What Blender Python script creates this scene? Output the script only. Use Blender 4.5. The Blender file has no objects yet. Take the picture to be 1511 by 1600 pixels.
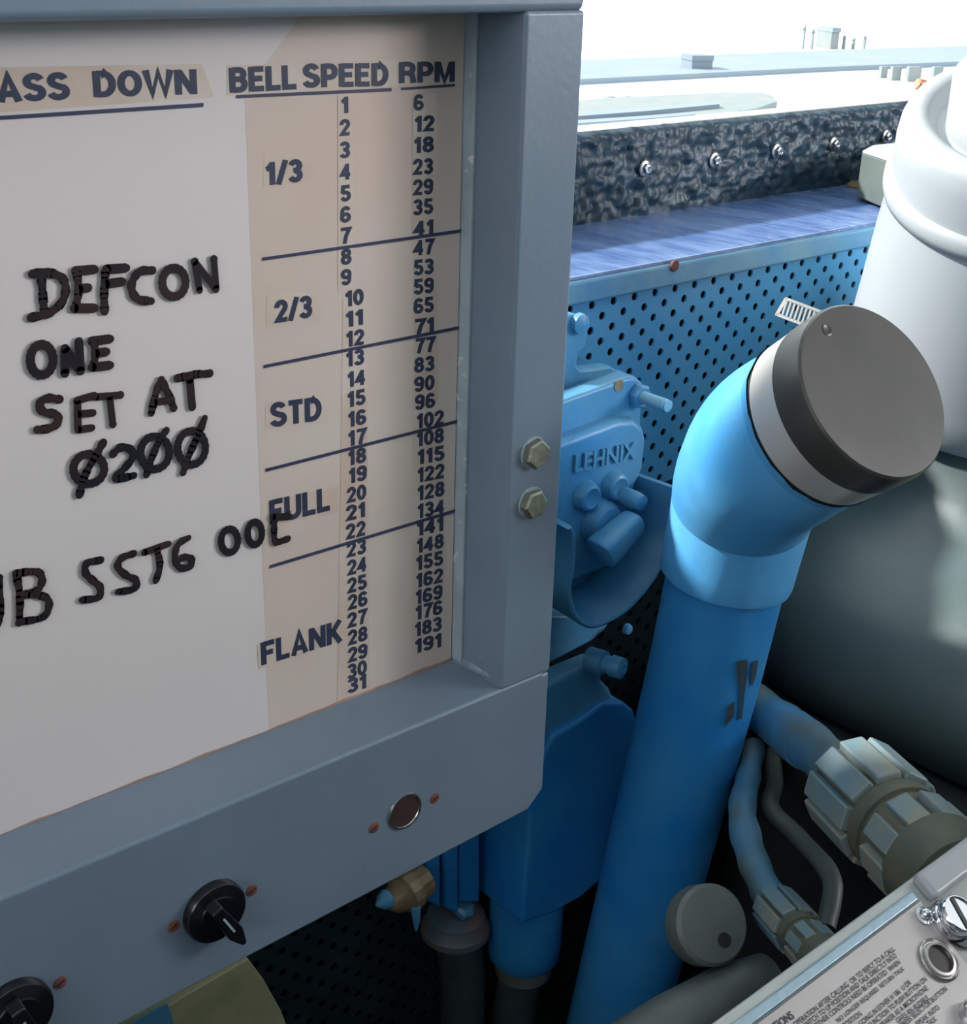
import bpy, bmesh, math, random
from mathutils import Vector, Matrix, noise
random.seed(7)
sc = bpy.context.scene
COL = sc.collection
V = Vector

# ---------------------------------------------------------------- camera
F = 2156.0; CX = 755.5; CY = 800.0; EYE = 1.55
_u = V((2685, -830, F)).normalized()
_d = V((-155, 5100, F)); _d = (_d - _u * _u.dot(_d)).normalized()
_n = _u.cross(_d)
def c2w(c): return V((_u.dot(c), _n.dot(c), -_d.dot(c)))
cam_d = bpy.data.cameras.new('camera'); cam = bpy.data.objects.new('camera', cam_d); COL.objects.link(cam)
cam_d.sensor_fit = 'HORIZONTAL'; cam_d.sensor_width = 36; cam_d.lens = F / 1511 * 36
cam_d.clip_start = 0.02; cam_d.clip_end = 3000
_r, _up, _bk = c2w(V((1, 0, 0))), c2w(V((0, -1, 0))), c2w(V((0, 0, -1)))
cam.matrix_world = Matrix(((_r.x, _up.x, _bk.x, 0), (_r.y, _up.y, _bk.y, 0), (_r.z, _up.z, _bk.z, EYE), (0, 0, 0, 1)))
sc.camera = cam

# ---------------------------------------------------------------- sky, sun, exposure
sc.view_settings.view_transform = 'Standard'; sc.view_settings.look = 'None'
sc.view_settings.gamma = 1; sc.view_settings.use_curve_mapping = False
sc.view_settings.exposure = 0.0
sc.cycles.use_denoising = True
sc.cycles.max_bounces = 8
world = bpy.data.worlds.new('sky'); sc.world = world; world.use_nodes = True
bg = world.node_tree.nodes['Background']
bg.inputs['Color'].default_value = (0.86, 0.94, 1.0, 1); bg.inputs['Strength'].default_value = 2.6
sun_d = bpy.data.lights.new('sun', 'SUN'); sun_d.energy = 10; sun_d.angle = 0.05; sun_d.color = (1, 0.97, 0.92)
sun = bpy.data.objects.new('sun', sun_d); COL.objects.link(sun)
SUN = V((-0.47, 0.66, 0.58)).normalized()
sun.rotation_euler = SUN.to_track_quat('Z', 'Y').to_euler()
def area(name, loc, aim, sx, sy, power, color=(1, 1, 1)):
    l = bpy.data.lights.new(name, 'AREA'); l.shape = 'RECTANGLE'; l.size = sx; l.size_y = sy; l.energy = power; l.color = color
    o = bpy.data.objects.new(name, l); COL.objects.link(o); o.location = V(loc) + V((0, 0, EYE))
    o.rotation_euler = (V(loc) - V(aim)).to_track_quat('Z', 'Y').to_euler()
    return o
# daylight entering by the bridge windows to the left and behind
area('window_daylight', (2.35, -1.4, 0.40), (0.3, 0.47, -0.2), 1.2, 0.6, 56, (0.97, 0.97, 1.0))
area('window_daylight', (-1.35, 0.1, 0.42), (0.6, 0.5, -0.2), 1.5, 0.65, 4, (0.95, 0.96, 1.0))
area('overhead_fill', (0.1, -0.02, 0.80), (0.25, 0.12, -1.0), 0.9, 0.25, 1.2, (0.97, 0.98, 1.0))  # fill light added overhead to brighten the upper board, no fixture there

# ---------------------------------------------------------------- coordinates (metres, origin at the eye; EYE is added when linked)
def ray(px, py): return c2w(V((px - CX, py - CY, F))) / F
def W(px, py, z): return ray(px, py) * z
def onX(px, py, X): r = ray(px, py); return r * (X / r.x)
def onY(px, py, Y): r = ray(px, py); return r * (Y / r.y)
def onZ(px, py, Z): r = ray(px, py); return r * (Z / r.z)
def onP(px, py, p0, nrm): r = ray(px, py); return r * (p0.dot(nrm) / r.dot(nrm))
ORI = {}

def props(o, label=None, cat=None, group=None, kind=None):
    if label: o['label'] = label
    if cat: o['category'] = cat
    if group: o['group'] = group
    if kind: o['kind'] = kind
    return o
def thing(name, loc, label, cat, group=None):
    o = bpy.data.objects.new(name, None); COL.objects.link(o); o.empty_display_size = 0.05
    loc = V(loc); o.location = loc + V((0, 0, EYE)); ORI[o.name] = loc + V((0, 0, EYE))
    return props(o, label, cat, group)

class MB:
    def __init__(s): s.v = []; s.f = []
    def add(s, vs, fs):
        b = len(s.v); s.v += [V(p) for p in vs]; s.f += [tuple(b + i for i in f) for f in fs]; return s
    def obox(s, c, ax, ay, az):
        c, ax, ay, az = V(c), V(ax), V(ay), V(az)
        vs = [c + ax * i + ay * j + az * k for i in (-1, 1) for j in (-1, 1) for k in (-1, 1)]
        fs = [(0, 1, 3, 2), (4, 6, 7, 5), (0, 4, 5, 1), (2, 3, 7, 6), (0, 2, 6, 4), (1, 5, 7, 3)]
        return s.add(vs, fs)
    def box(s, a, b):
        a, b = V(a), V(b); h = (b - a) / 2
        return s.obox((a + b) / 2, (h.x, 0, 0), (0, h.y, 0), (0, 0, h.z))
    def prism(s, poly, ext):
        poly = [V(p) for p in poly]; ext = V(ext); n = len(poly)
        vs = poly + [p + ext for p in poly]
        fs = [tuple(range(n))[::-1], tuple(range(n, 2 * n))] + [(i, (i + 1) % n, n + (i + 1) % n, n + i) for i in range(n)]
        return s.add(vs, fs)
    def rings(s, rings, close=(True, True)):
        n = len(rings[0]); vs = [p for r in rings for p in r]; fs = []
        for k in range(len(rings) - 1):
            for i in range(n):
                j = (i + 1) % n; fs.append((k * n + i, k * n + j, (k + 1) * n + j, (k + 1) * n + i))
        if close[0]: fs.append(tuple(range(n))[::-1])
        if close[1]: fs.append(tuple(range((len(rings) - 1) * n, len(rings) * n)))
        return s.add(vs, fs)
    def tube(s, pts, rad, n=16, jit=0):
        pts = [V(p) for p in pts]
        if not hasattr(rad, '__len__'): rad = [rad] * len(pts)
        t0 = (pts[1] - pts[0]).normalized(); a = t0.orthogonal().normalized(); rs = []
        for k, p in enumerate(pts):
            t = (pts[min(k + 1, len(pts) - 1)] - pts[max(k - 1, 0)]).normalized()
            a = (a - t * a.dot(t)).normalized(); b = t.cross(a)
            ring = []
            for i in range(n):
                w = 2 * math.pi * i / n; q = p + (a * math.cos(w) + b * math.sin(w)) * rad[k]
                if jit: q += (q - p).normalized() * jit * noise.noise(q * 90)
                ring.append(q)
            rs.append(ring)
        return s.rings(rs)
    def lathe(s, o, ax, prof, n=32):
        o, ax = V(o), V(ax).normalized(); a = ax.orthogonal().normalized(); b = ax.cross(a)
        rs = [[o + ax * h + (a * math.cos(2 * math.pi * i / n) + b * math.sin(2 * math.pi * i / n)) * max(r, 1e-5) for i in range(n)] for r, h in prof]
        return s.rings(rs)
    def build(s, name, mat, parent=None, bevel=0, seg=2, sub=0, smooth=40, label=None):
        me = bpy.data.meshes.new(name)
        off = V((0, 0, EYE)) if parent is None else V((0, 0, EYE)) - ORI[parent.name]
        me.from_pydata([tuple(p + off) for p in s.v], [], s.f); me.update()
        bm = bmesh.new(); bm.from_mesh(me); bmesh.ops.recalc_face_normals(bm, faces=bm.faces); bm.to_mesh(me); bm.free()
        me.materials.append(mat)
        o = bpy.data.objects.new(name, me); COL.objects.link(o)
        if smooth:
            me.polygons.foreach_set('use_smooth', [True] * len(me.polygons))
            me.set_sharp_from_angle(angle=math.radians(smooth))
        if parent is not None: o.parent = parent; ORI[o.name] = ORI[parent.name]
        else: ORI[o.name] = V((0, 0, 0))
        if bevel:
            m = o.modifiers.new('bevel', 'BEVEL'); m.width = bevel; m.segments = seg; m.limit_method = 'ANGLE'; m.angle_limit = math.radians(35)
            m.harden_normals = True
        if sub:
            m = o.modifiers.new('sub', 'SUBSURF'); m.levels = sub; m.render_levels = sub
        if label: o['label'] = label
        return o

def smooth_path(pts, n=8):
    pts = [V(p) for p in pts]; out = []
    q = [pts[0] * 2 - pts[1]] + pts + [pts[-1] * 2 - pts[-2]]
    for i in range(1, len(q) - 2):
        for k in range(n):
            t = k / n; a, b, c, d = q[i - 1], q[i], q[i + 1], q[i + 2]
            out.append(0.5 * ((2 * b) + (c - a) * t + (2 * a - 5 * b + 4 * c - d) * t * t + (3 * b - a - 3 * c + d) * t ** 3))
    out.append(pts[-1]); return out

# ---------------------------------------------------------------- materials
def s2l(c): return tuple(((x / 255) / 12.92 if x / 255 < 0.04045 else ((x / 255 + 0.055) / 1.055) ** 2.4) for x in c)
def mat(name, rgb, rough=0.5, metal=0.0, var=0.0, scale=30, rgb2=None, bump=0.0, bscale=200, chips=None, chip_amt=0.62, chip_scale=60,
        coat=0.0, stretch=(1, 1, 1), spec=0.5):
    m = bpy.data.materials.new(name); m.use_nodes = True; nt = m.node_tree; N = nt.nodes; L = nt.links
    b = N['Principled BSDF']; b.inputs['Roughness'].default_value = rough; b.inputs['Metallic'].default_value = metal
    b.inputs['Specular IOR Level'].default_value = spec
    if coat: b.inputs['Coat Weight'].default_value = coat; b.inputs['Coat Roughness'].default_value = 0.12
    base = s2l(rgb) + (1,)
    b.inputs['Base Color'].default_value = base
    tc = N.new('ShaderNodeTexCoord'); mp = N.new('ShaderNodeMapping'); mp.inputs['Scale'].default_value = stretch
    L.new(tc.outputs['Object'], mp.inputs['Vector']); out = None
    if var or rgb2:
        nz = N.new('ShaderNodeTexNoise'); nz.inputs['Scale'].default_value = scale; nz.inputs['Detail'].default_value = 5
        L.new(mp.outputs[0], nz.inputs['Vector'])
        r = N.new('ShaderNodeValToRGB'); r.color_ramp.elements[0].position = 0.35; r.color_ramp.elements[1].position = 0.68
        c2 = s2l(rgb2) + (1,) if rgb2 else tuple(min(1, x * (1 + var)) for x in base[:3]) + (1,)
        c1 = base if rgb2 else tuple(x * (1 - var) for x in base[:3]) + (1,)
        r.color_ramp.elements[0].color = c1; r.color_ramp.elements[1].color = c2
        L.new(nz.outputs['Fac'], r.inputs['Fac']); out = r.outputs['Color']
    if chips:
        nz = N.new('ShaderNodeTexNoise'); nz.inputs['Scale'].default_value = chip_scale; nz.inputs['Detail'].default_value = 6; nz.inputs['Roughness'].default_value = 0.6
        L.new(mp.outputs[0], nz.inputs['Vector'])
        r = N.new('ShaderNodeValToRGB'); r.color_ramp.elements[0].position = chip_amt; r.color_ramp.elements[1].position = chip_amt + 0.03
        L.new(nz.outputs['Fac'], r.inputs['Fac'])
        mx = N.new('ShaderNodeMix'); mx.data_type = 'RGBA'; L.new(r.outputs['Color'], mx.inputs['Factor'])
        mx.inputs['A'].default_value = base
        if out: L.new(out, mx.inputs['A'])
        mx.inputs['B'].default_value = s2l(chips) + (1,); out = mx.outputs['Result']
    if out: L.new(out, b.inputs['Base Color'])
    if bump:
        nz = N.new('ShaderNodeTexNoise'); nz.inputs['Scale'].default_value = bscale; nz.inputs['Detail'].default_value = 4
        L.new(mp.outputs[0], nz.inputs['Vector'])
        bp = N.new('ShaderNodeBump'); bp.inputs['Strength'].default_value = bump; bp.inputs['Distance'].default_value = 0.001
        L.new(nz.outputs['Fac'], bp.inputs['Height']); L.new(bp.outputs[0], b.inputs['Normal'])
    return m
GREY = (112, 127, 143)
m_frame = mat('grey_paint', GREY, 0.38, var=0.05, scale=14, bump=0.12, bscale=260, chips=(188, 190, 186), chip_amt=0.745, chip_scale=85)
m_frame_edge = mat('pale_worn_grey_paint', (150, 162, 170), 0.45, var=0.1, scale=60, chips=(200, 200, 196), chip_amt=0.6, chip_scale=120)
m_paper = mat('white_sheet', (232, 222, 220), 0.55, var=0.02, scale=4)
m_column = mat('aged_paper', (226, 211, 200), 0.5, rgb2=(220, 196, 182), scale=7)
m_tape = mat('yellowed_tape', (228, 213, 200), 0.35, rgb2=(216, 190, 174), scale=25)
m_ink = mat('printed_ink', (52, 58, 84), 0.5, var=0.15, scale=200)
m_marker = mat('black_marker', (22, 24, 34), 0.35, rgb2=(58, 40, 38), scale=40)
m_rule = mat('rule_tape', (58, 62, 92), 0.45)
m_blue = mat('blue_paint', (74, 168, 222), 0.38, rgb2=(92, 178, 222), scale=12, bump=0.25, bscale=120)
m_blue_deep = mat('deep_blue_paint', (22, 112, 182), 0.42, rgb2=(44, 128, 184), scale=22, bump=0.3, bscale=150, chips=(120, 96, 84), chip_amt=0.755, chip_scale=30)
m_blue_pipe = mat('pipe_blue_paint', (66, 146, 206), 0.36, rgb2=(92, 162, 208), scale=16, bump=0.25, bscale=110)
m_blue_dev = mat('device_blue_paint', (84, 142, 172), 0.42, rgb2=(62, 132, 178), scale=26, bump=0.4, bscale=140)
m_perf = mat('perforated_blue_paint', (88, 164, 208), 0.42, rgb2=(74, 156, 206), scale=14, bump=0.15, bscale=160, chips=(150, 110, 84), chip_amt=0.77, chip_scale=40)
m_lip = mat('ledge_lip_paint', (92, 150, 190), 0.45, rgb2=(120, 162, 184), scale=30, bump=0.4, bscale=120, chips=(140, 92, 66), chip_amt=0.68, chip_scale=28)
m_ledge = mat('glossy_ledge_paint', (74, 100, 150), 0.2, rgb2=(108, 132, 176), scale=60, bump=0.9, bscale=110, stretch=(1.0, 0.35, 1), spec=0.7)
m_rubber = mat('black_sealant', (24, 46, 60), 0.46, rgb2=(40, 66, 82), scale=90, bump=0.8, bscale=160)
m_steel = mat('dull_bolt_steel', (150, 150, 134), 0.42, metal=0.85, var=0.15, scale=90, bump=0.5, bscale=300)
m_chrome = mat('chrome', (215, 215, 220), 0.12, metal=1)
m_stainless = mat('brushed_stainless', (176, 172, 170), 0.3, metal=1, var=0.08, scale=30, bump=0.15, bscale=60)
m_capface = mat('cap_steel', (80, 77, 74), 0.36, metal=0.4, rgb2=(62, 60, 58), scale=9, bump=0.1, bscale=40)
m_whitegrey = mat('pale_grey_paint', (160, 163, 166), 0.33, var=0.03, scale=8, bump=0.1, bscale=60)
m_base = mat('grey_green_paint', (76, 90, 91), 0.4, rgb2=(64, 77, 76), scale=10, bump=0.15, bscale=80)
m_black = mat('black_plastic', (18, 19, 24), 0.22, coat=0.3)
m_dark = mat('dark_void_paint', (24, 28, 30), 0.8)
m_rust = mat('painted_rusty_screw', (120, 72, 60), 0.6, var=0.2, scale=200)
m_brass = mat('old_brass', (140, 120, 92), 0.5, metal=0.3, var=0.2, scale=100)
m_copper = mat('copper', (205, 140, 112), 0.35, metal=0.7, var=0.1, scale=80)
m_cable = mat('paint_splashed_cable', (78, 96, 98), 0.6, rgb2=(48, 118, 160), scale=22, bump=0.8, bscale=90)
m_glandpale = mat('tan_chipped_gland', (128, 124, 106), 0.5, rgb2=(96, 122, 132), scale=40, bump=0.4, bscale=120)
m_gland = mat('paint_splashed_gland', (90, 118, 130), 0.5, rgb2=(112, 118, 112), scale=26, bump=0.4, bscale=120)
m_glandlow = mat('olive_brass_gland', (70, 76, 68), 0.6, rgb2=(92, 90, 70), scale=40, bump=0.4, bscale=120)
m_olive = mat('grey_olive_paint', (94, 102, 98), 0.5, rgb2=(70, 78, 75), scale=12, bump=0.4, bscale=90, chips=(110, 70, 52), chip_amt=0.7, chip_scale=26)
m_case = mat('case_enamel', (172, 176, 172), 0.36, var=0.06, scale=15, bump=0.2, bscale=120)
m_plate = mat('etched_aluminium', (178, 170, 168), 0.42, metal=0.35, var=0.05, scale=20)
m_conduit = mat('grimy_dark_conduit', (62, 74, 76), 0.6, rgb2=(48, 56, 56), scale=30, bump=0.4, bscale=90)
m_yellow = mat('yellow_board', (176, 172, 132), 0.6, rgb2=(146, 150, 120), scale=30)
m_wall = mat('bridge_wall_paint', (150, 160, 158), 0.6)
m_ceil = mat('ceiling_paint', (210, 214, 212), 0.7)
m_floor = mat('deck_paint', (58, 66, 70), 0.7, var=0.1)
m_shade_block = mat('shade_block_paint', (96, 108, 112), 0.5)
m_water = mat('harbour_water', (235, 240, 243), 0.5)  # near white base puts the sun glare into the water colour
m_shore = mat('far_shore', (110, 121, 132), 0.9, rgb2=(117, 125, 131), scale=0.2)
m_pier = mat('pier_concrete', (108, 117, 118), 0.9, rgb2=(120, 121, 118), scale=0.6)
def glass(name, tint, fac):
    m = bpy.data.materials.new(name); m.use_nodes = True; nt = m.node_tree; N = nt.nodes; L = nt.links
    N.remove(N['Principled BSDF']); t = N.new('ShaderNodeBsdfTransparent'); g = N.new('ShaderNodeBsdfGlossy'); x = N.new('ShaderNodeMixShader')
    t.inputs['Color'].default_value = tint; g.inputs['Roughness'].default_value = 0.03
    fr = N.new('ShaderNodeFresnel'); fr.inputs['IOR'].default_value = 1.0 + fac
    ge = N.new('ShaderNodeNewGeometry'); iv = N.new('ShaderNodeMath'); iv.operation = 'SUBTRACT'; iv.inputs[0].default_value = 1
    ml = N.new('ShaderNodeMath'); ml.operation = 'MULTIPLY'; L.new(ge.outputs['Backfacing'], iv.inputs[1]); L.new(iv.outputs[0], ml.inputs[0]); L.new(fr.outputs[0], ml.inputs[1])
    L.new(ml.outputs[0], x.inputs['Fac']); L.new(t.outputs[0], x.inputs[1]); L.new(g.outputs[0], x.inputs[2])
    L.new(x.outputs[0], N['Material Output'].inputs['Surface']); return m
m_glass = glass('window_glass', (0.97, 0.99, 0.99, 1), 0.4)
m_cover = glass('clear_acrylic', (0.98, 0.98, 0.98, 1), 0.35)

# ---------------------------------------------------------------- lettering
_fc = {}
def font_mesh(txt, bold):
    k = (txt, bold)
    if k in _fc: return _fc[k]
    cu = bpy.data.curves.new('t', 'FONT'); cu.body = txt; cu.size = 1; cu.offset = bold; cu.resolution_u = 3
    o = bpy.data.objects.new('t', cu); COL.objects.link(o); dg = bpy.context.evaluated_depsgraph_get(); dg.update()
    me = o.evaluated_get(dg).to_mesh()
    vs = [v.co.copy() for v in me.vertices]; fs = [tuple(p.vertices) for p in me.polygons]
    o.evaluated_get(dg).to_mesh_clear(); bpy.data.objects.remove(o); bpy.data.curves.remove(cu)
    x0 = min(v.x for v in vs); x1 = max(v.x for v in vs); y0 = min(v.y for v in vs); y1 = max(v.y for v in vs)
    _fc[k] = ([((v.x - x0) / (x1 - x0), (v.y - y0) / (y1 - y0)) for v in vs], fs); return _fc[k]
def letter(mb, txt, O, ex, ey, bold=0.03, depth=None):
    vs, fs = font_mesh(txt, bold)
    P = [O + ex * a + ey * b for a, b in vs]
    if depth is None: mb.add(P, fs)
    else:   # raised lettering
        n = len(P); from collections import Counter
        ed = Counter(tuple(sorted((f[i], f[(i + 1) % len(f)]))) for f in fs for i in range(len(f)))
        side = [(a, b, n + b, n + a) for (a, b), c in ed.items() if c == 1]
        mb.add(P + [p + depth for p in P], [tuple(n + i for i in f) for f in fs] + side)
    return mb

# ================================================================ THE SETTING
def struct(mb, name, m, parent=None, kind=True, **k):
    o = mb.build(name, m, parent, **k)
    if parent is None: o['kind'] = 'structure'
    return o
ZF = -EYE; ZC = 0.85
struct(MB().box((-1.5, -2.5, ZF - 0.05), (2.6, 0.9, ZF)), 'floor', m_floor)
struct(MB().box((-1.5, -2.5, ZC), (2.6, 0.95, ZC + 0.05)), 'ceiling', m_ceil)
struct(MB().box((-1.55, -2.5, ZF), (-1.5, 0.9, -0.05)).box((-1.55, -2.5, 0.8), (-1.5, 0.9, ZC)).box((-1.55, -2.5, -0.05), (-1.5, -1.0, 0.8)), 'wall_left', m_wall)
struct(MB().box((2.6, -2.5, ZF), (2.65, 0.9, 0.0)).box((2.6, -2.5, 0.75), (2.65, 0.9, ZC)).box((2.6, -0.7, 0.0), (2.65, 0.9, 0.75)).box((2.6, -2.5, 0.0), (2.65, -2.1, 0.75)), 'wall_right', m_wall)
struct(MB().box((-1.5, -2.55, ZF), (2.6, -2.5, ZC)), 'wall_back', m_wall)

# front wall below the windows: a real perforated sheet with a dark backing
YP = 0.65
wf = struct(MB().box((-1.5, YP + 0.02, ZF), (2.6, 0.80, -0.235)), 'wall_front', m_dark)
pm = MB(); pd2 = MB(); cw, ch, hr, th = 0.0106, 0.0092, 0.0031, 0.0015
x0 = 0.30; z0 = -0.2310
for i in range(83):
    for j in range(72):
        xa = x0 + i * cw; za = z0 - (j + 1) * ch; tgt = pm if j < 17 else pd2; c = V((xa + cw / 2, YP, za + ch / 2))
        if (i + j) % 2:
            tgt.add([(xa, YP, za), (xa + cw, YP, za), (xa + cw, YP, za + ch), (xa, YP, za + ch)], [(0, 1, 2, 3)]); continue
        cs = [(-1, -1), (0, -1), (1, -1), (1, 0), (1, 1), (0, 1), (-1, 1), (-1, 0)]
        o_ = [c + V((a * cw / 2, 0, b * ch / 2)) for a, b in cs]
        in_ = [c + V((math.cos(math.atan2(b, a)) * hr, 0, math.sin(math.atan2(b, a)) * hr)) for a, b in cs]
        bk = [p + V((0, th, 0)) for p in in_]
        tgt.add(o_ + in_ + bk, [(k, (k + 1) % 8, 8 + (k + 1) % 8, 8 + k) for k in range(8)] + [(8 + k, 8 + (k + 1) % 8, 16 + (k + 1) % 8, 16 + k) for k in range(8)])
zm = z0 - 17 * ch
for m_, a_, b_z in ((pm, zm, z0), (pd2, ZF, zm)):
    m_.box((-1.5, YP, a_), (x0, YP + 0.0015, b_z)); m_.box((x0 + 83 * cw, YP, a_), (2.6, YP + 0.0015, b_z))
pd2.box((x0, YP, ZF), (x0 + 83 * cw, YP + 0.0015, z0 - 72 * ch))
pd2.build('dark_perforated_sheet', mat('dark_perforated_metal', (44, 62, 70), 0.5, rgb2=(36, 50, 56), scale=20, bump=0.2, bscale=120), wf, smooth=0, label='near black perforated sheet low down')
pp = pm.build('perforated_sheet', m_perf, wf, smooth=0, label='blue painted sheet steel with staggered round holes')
# ledge over the perforated sheet
lg = struct(MB().box((-1.5, YP - 0.004, -0.2185), (2.6, 0.80, -0.2125)), 'trim_1', m_ledge, bevel=0.002)
MB().box((-1.5, YP - 0.007, -0.2315), (2.6, YP + 0.004, -0.2150)).build('ledge_lip', m_lip, lg, bevel=0.0025, label='chipped pale blue folded lip of the ledge')
bl = MB().lathe(onY(1053, 415, YP - 0.007), (0, -1, 0), [(0.0, 0), (0.0045, 0), (0.004, 0.0015), (0.001, 0.0022)], 12)
bl.build('rivet', m_rust, lg)

# sill: upright band of thick black sealant, its bolts, the metal cap strip
YS = 0.773
sl = MB(); nx, nz_ = 560, 40; xs0, xs1, zb, zt = 0.30, 1.75, -0.2130, -0.1425
for i in range(nx + 1):
    for j in range(nz_ + 1):
        p = V((xs0 + (xs1 - xs0) * i / nx, YS, zb + (zt - zb) * j / nz_))
        q = V((p.x * 1.3, 0, p.z * 0.8))
        h = 0.0030 * noise.fractal(q * 80, 0.8, 2.0, 4) + 0.0026 * abs(noise.noise(q * 170 + V((3, 1, 2))))
        edge = min(1, (j) / 4, (nz_ - j) / 3)
        sl.v.append(p - V((0, h * (0.4 + edge), 0)) + V((0, 0.006 * (1 - min(1, (nz_ - j) / 3)) ** 2, 0.0008 * noise.noise(q * 120) if j == nz_ else 0)))
for i in range(nx):
    for j in range(nz_):
        a = i * (nz_ + 1) + j; sl.f.append((a, a + nz_ + 1, a + nz_ + 2, a + 1))
sl.box((xs0, YS + 0.006, zb), (xs1, YS + 0.03, zt - 0.0012))
sill = struct(sl, 'trim_2', m_rubber, smooth=80)
MB().box((xs0, YS + 0.0065, zt - 0.001), (xs1, YS + 0.03, zt + 0.0008)).build('cap_strip', m_stainless, sill, bevel=0.0006)
for k, (px, py) in enumerate([(1007, 263), (1116, 250), (1213, 236), (1302, 225), (1384, 213)]):
    p = onY(px, py, YS - 0.002)
    w = MB().lathe(p, (0, -1, 0), [(0.0, -0.003), (0.0068, -0.003), (0.0068, 0.001), (0.0058, 0.0018), (0.0, 0.0018)], 20).build('washer', m_stainless, sill)
    MB().lathe(p, (0, -1, 0), [(0.0045, 0), (0.0045, 0.004), (0.0038, 0.0052), (0.0024, 0.0055), (0.0022, 0.004), (0.0, 0.004)], 6).build('bolt_head', m_chrome, w, bevel=0.0003)
win = struct(MB().box((xs0, 0.792, zt), (xs1, 0.797, ZC)), 'window_1', m_glass, smooth=0)
wfr = MB()
wfr.box((-1.5, 0.77, zt), (0.302, 0.82, ZC)).box((1.75, 0.77, zt), (2.6, 0.82, ZC)).box((-1.5, 0.773, -0.235), (0.30, 0.82, zt)).box((1.75, 0.773, -0.235), (2.6, 0.82, zt))
struct(wfr, 'trim_3', m_wall, bevel=0.003)

# ================================================================ OUTSIDE
ZW = -15.0
struct(MB().box((-400, 3, ZW - 0.3), (1500, 1500, ZW)), 'floor_harbour', m_water, smooth=0)
def slab(pxs, h, z=ZW):
    pts = [onZ(x, y, z) for x, y in pxs]
    return MB().prism(pts, (0, 0, h))
a = onZ(905, 133, ZW); b = onZ(1300, 112, ZW); c = onZ(1560, 101, ZW)
ta = onZ(905, 102, ZW); tb = onZ(1300, 85, ZW); tc_ = onZ(1560, 76, ZW)
o = MB().prism([a, b, c, tc_, tb, ta], (0, 0, 0.6)).build('far_wharf', m_shore, smooth=0)
props(o, 'hazy blue strip of wharf far beyond the window', 'wharf')
def standing(px0, px1, pyb, pyt, depth=3.0):
    p, q = onZ(px0, pyb, ZW), onZ(px1, pyb, ZW)
    r = ray(px0, pyt); k = math.hypot(p.x, p.y) / math.hypot(r.x, r.y); h = r.z * k - p.z
    e = V((-(q - p).y, (q - p).x, 0)).normalized() * depth
    if e.dot(p) < 0: e = -e
    return [p, q, q + e, p + e], max(h, 0.2)
for px0, px1, pyb, pyt, lab in [(952, 970, 158, 152.5, 'small pale barge on the water, nearer the grey frame'), (980, 999, 159, 152.5, 'small pale barge on the water, right of the other barge')]:
    poly, h = standing(px0, px1, pyb, pyt, 2)
    bt = MB().prism([p + V((0, 0, 0.0)) for p in poly], (0, 0, h * 0.7)); o = thing('barge', poly[0] - V((0, 0, 0)), lab, 'boat')
    bt.build('hull', m_shore, o); cc = (poly[0] + poly[2]) / 2 + V((0, 0, h * 0.85)); MB().obox(cc, (poly[1] - poly[0]) * 0.2, (poly[3] - poly[0]) * 0.3, (0, 0, h * 0.2)).build('deckhouse', m_pier, o)
poly, h = standing(1080, 1112, 116, 95, 3)
o = thing('warehouse', poly[0], 'pale blue block of a building at the middle of the far wharf', 'building')
MB().prism([p + V((0, 0, 0.6)) for p in poly], (0, 0, max(0.4, h - 0.6))).build('wall', m_shore, o)
cc = sum(poly, V()) / 4 + V((0, 0, h + 0.3)); MB().obox(cc, (poly[1] - poly[0]) * 0.53, (poly[3] - poly[0]) * 0.53, (0, 0, 0.3)).build('roof', m_shore, o)
for px, lab, pyt in [(1254, 'slim pale mast on the far shore, leftmost of the faint masts', 40), (1268, 'slim pale mast beside the leftmost faint mast', 46), (1318, 'slim pale mast on the far shore right of the tower block', 56), (1333, 'slim pale mast with crosspiece near the rightmost mast', 60), (1350, 'slim pale mast on the far shore, rightmost of the masts', 56)]:
    poly, h = standing(px, px + 2.2, 77, pyt, 0.5); o = thing('mast', poly[0], lab, 'mast', 'masts on the far shore')
    MB().prism(poly, (0, 0, h)).build('pole', m_pier, o); cc = sum(poly, V()) / 4 + V((0, 0, h * 0.86)); MB().obox(cc, (poly[1] - poly[0]) * 1.4, (poly[3] - poly[0]) * .3, (0, 0, h * 0.02)).build('crosstree', m_pier, o)
poly, h = standing(1297, 1309, 77, 50, 4)
o = thing('tower_block', poly[0], 'faint square tower between the masts on the far shore', 'building')
MB().prism(poly, (0, 0, h)).build('wall', m_pier, o); cc = sum(poly, V()) / 4 + V((0, 0, h + 0.3)); MB().obox(cc, (poly[1] - poly[0]) * 0.55, (poly[3] - poly[0]) * 0.55, (0, 0, 0.3)).build('roof', m_shore, o)
ps = [(1376, 1386, 122), (1393, 1407, 126), (1418, 1438, 128), (1458, 1472, 124), (1490, 1506, 120)]
for k, (a_, b_, pyb) in enumerate(ps):
    poly, h = standing(a_, b_, pyb, 104, 0.6)
    o = props(MB().prism(poly, (0, 0, h)).build('mooring_pier', m_pier, smooth=0),
              'pale concrete mooring pier by the far wharf, ' + ['leftmost of the row', 'second from the left', 'middle of the row', 'second from the right', 'rightmost of the row'][k], 'pier', 'mooring piers by the wharf')
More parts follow.
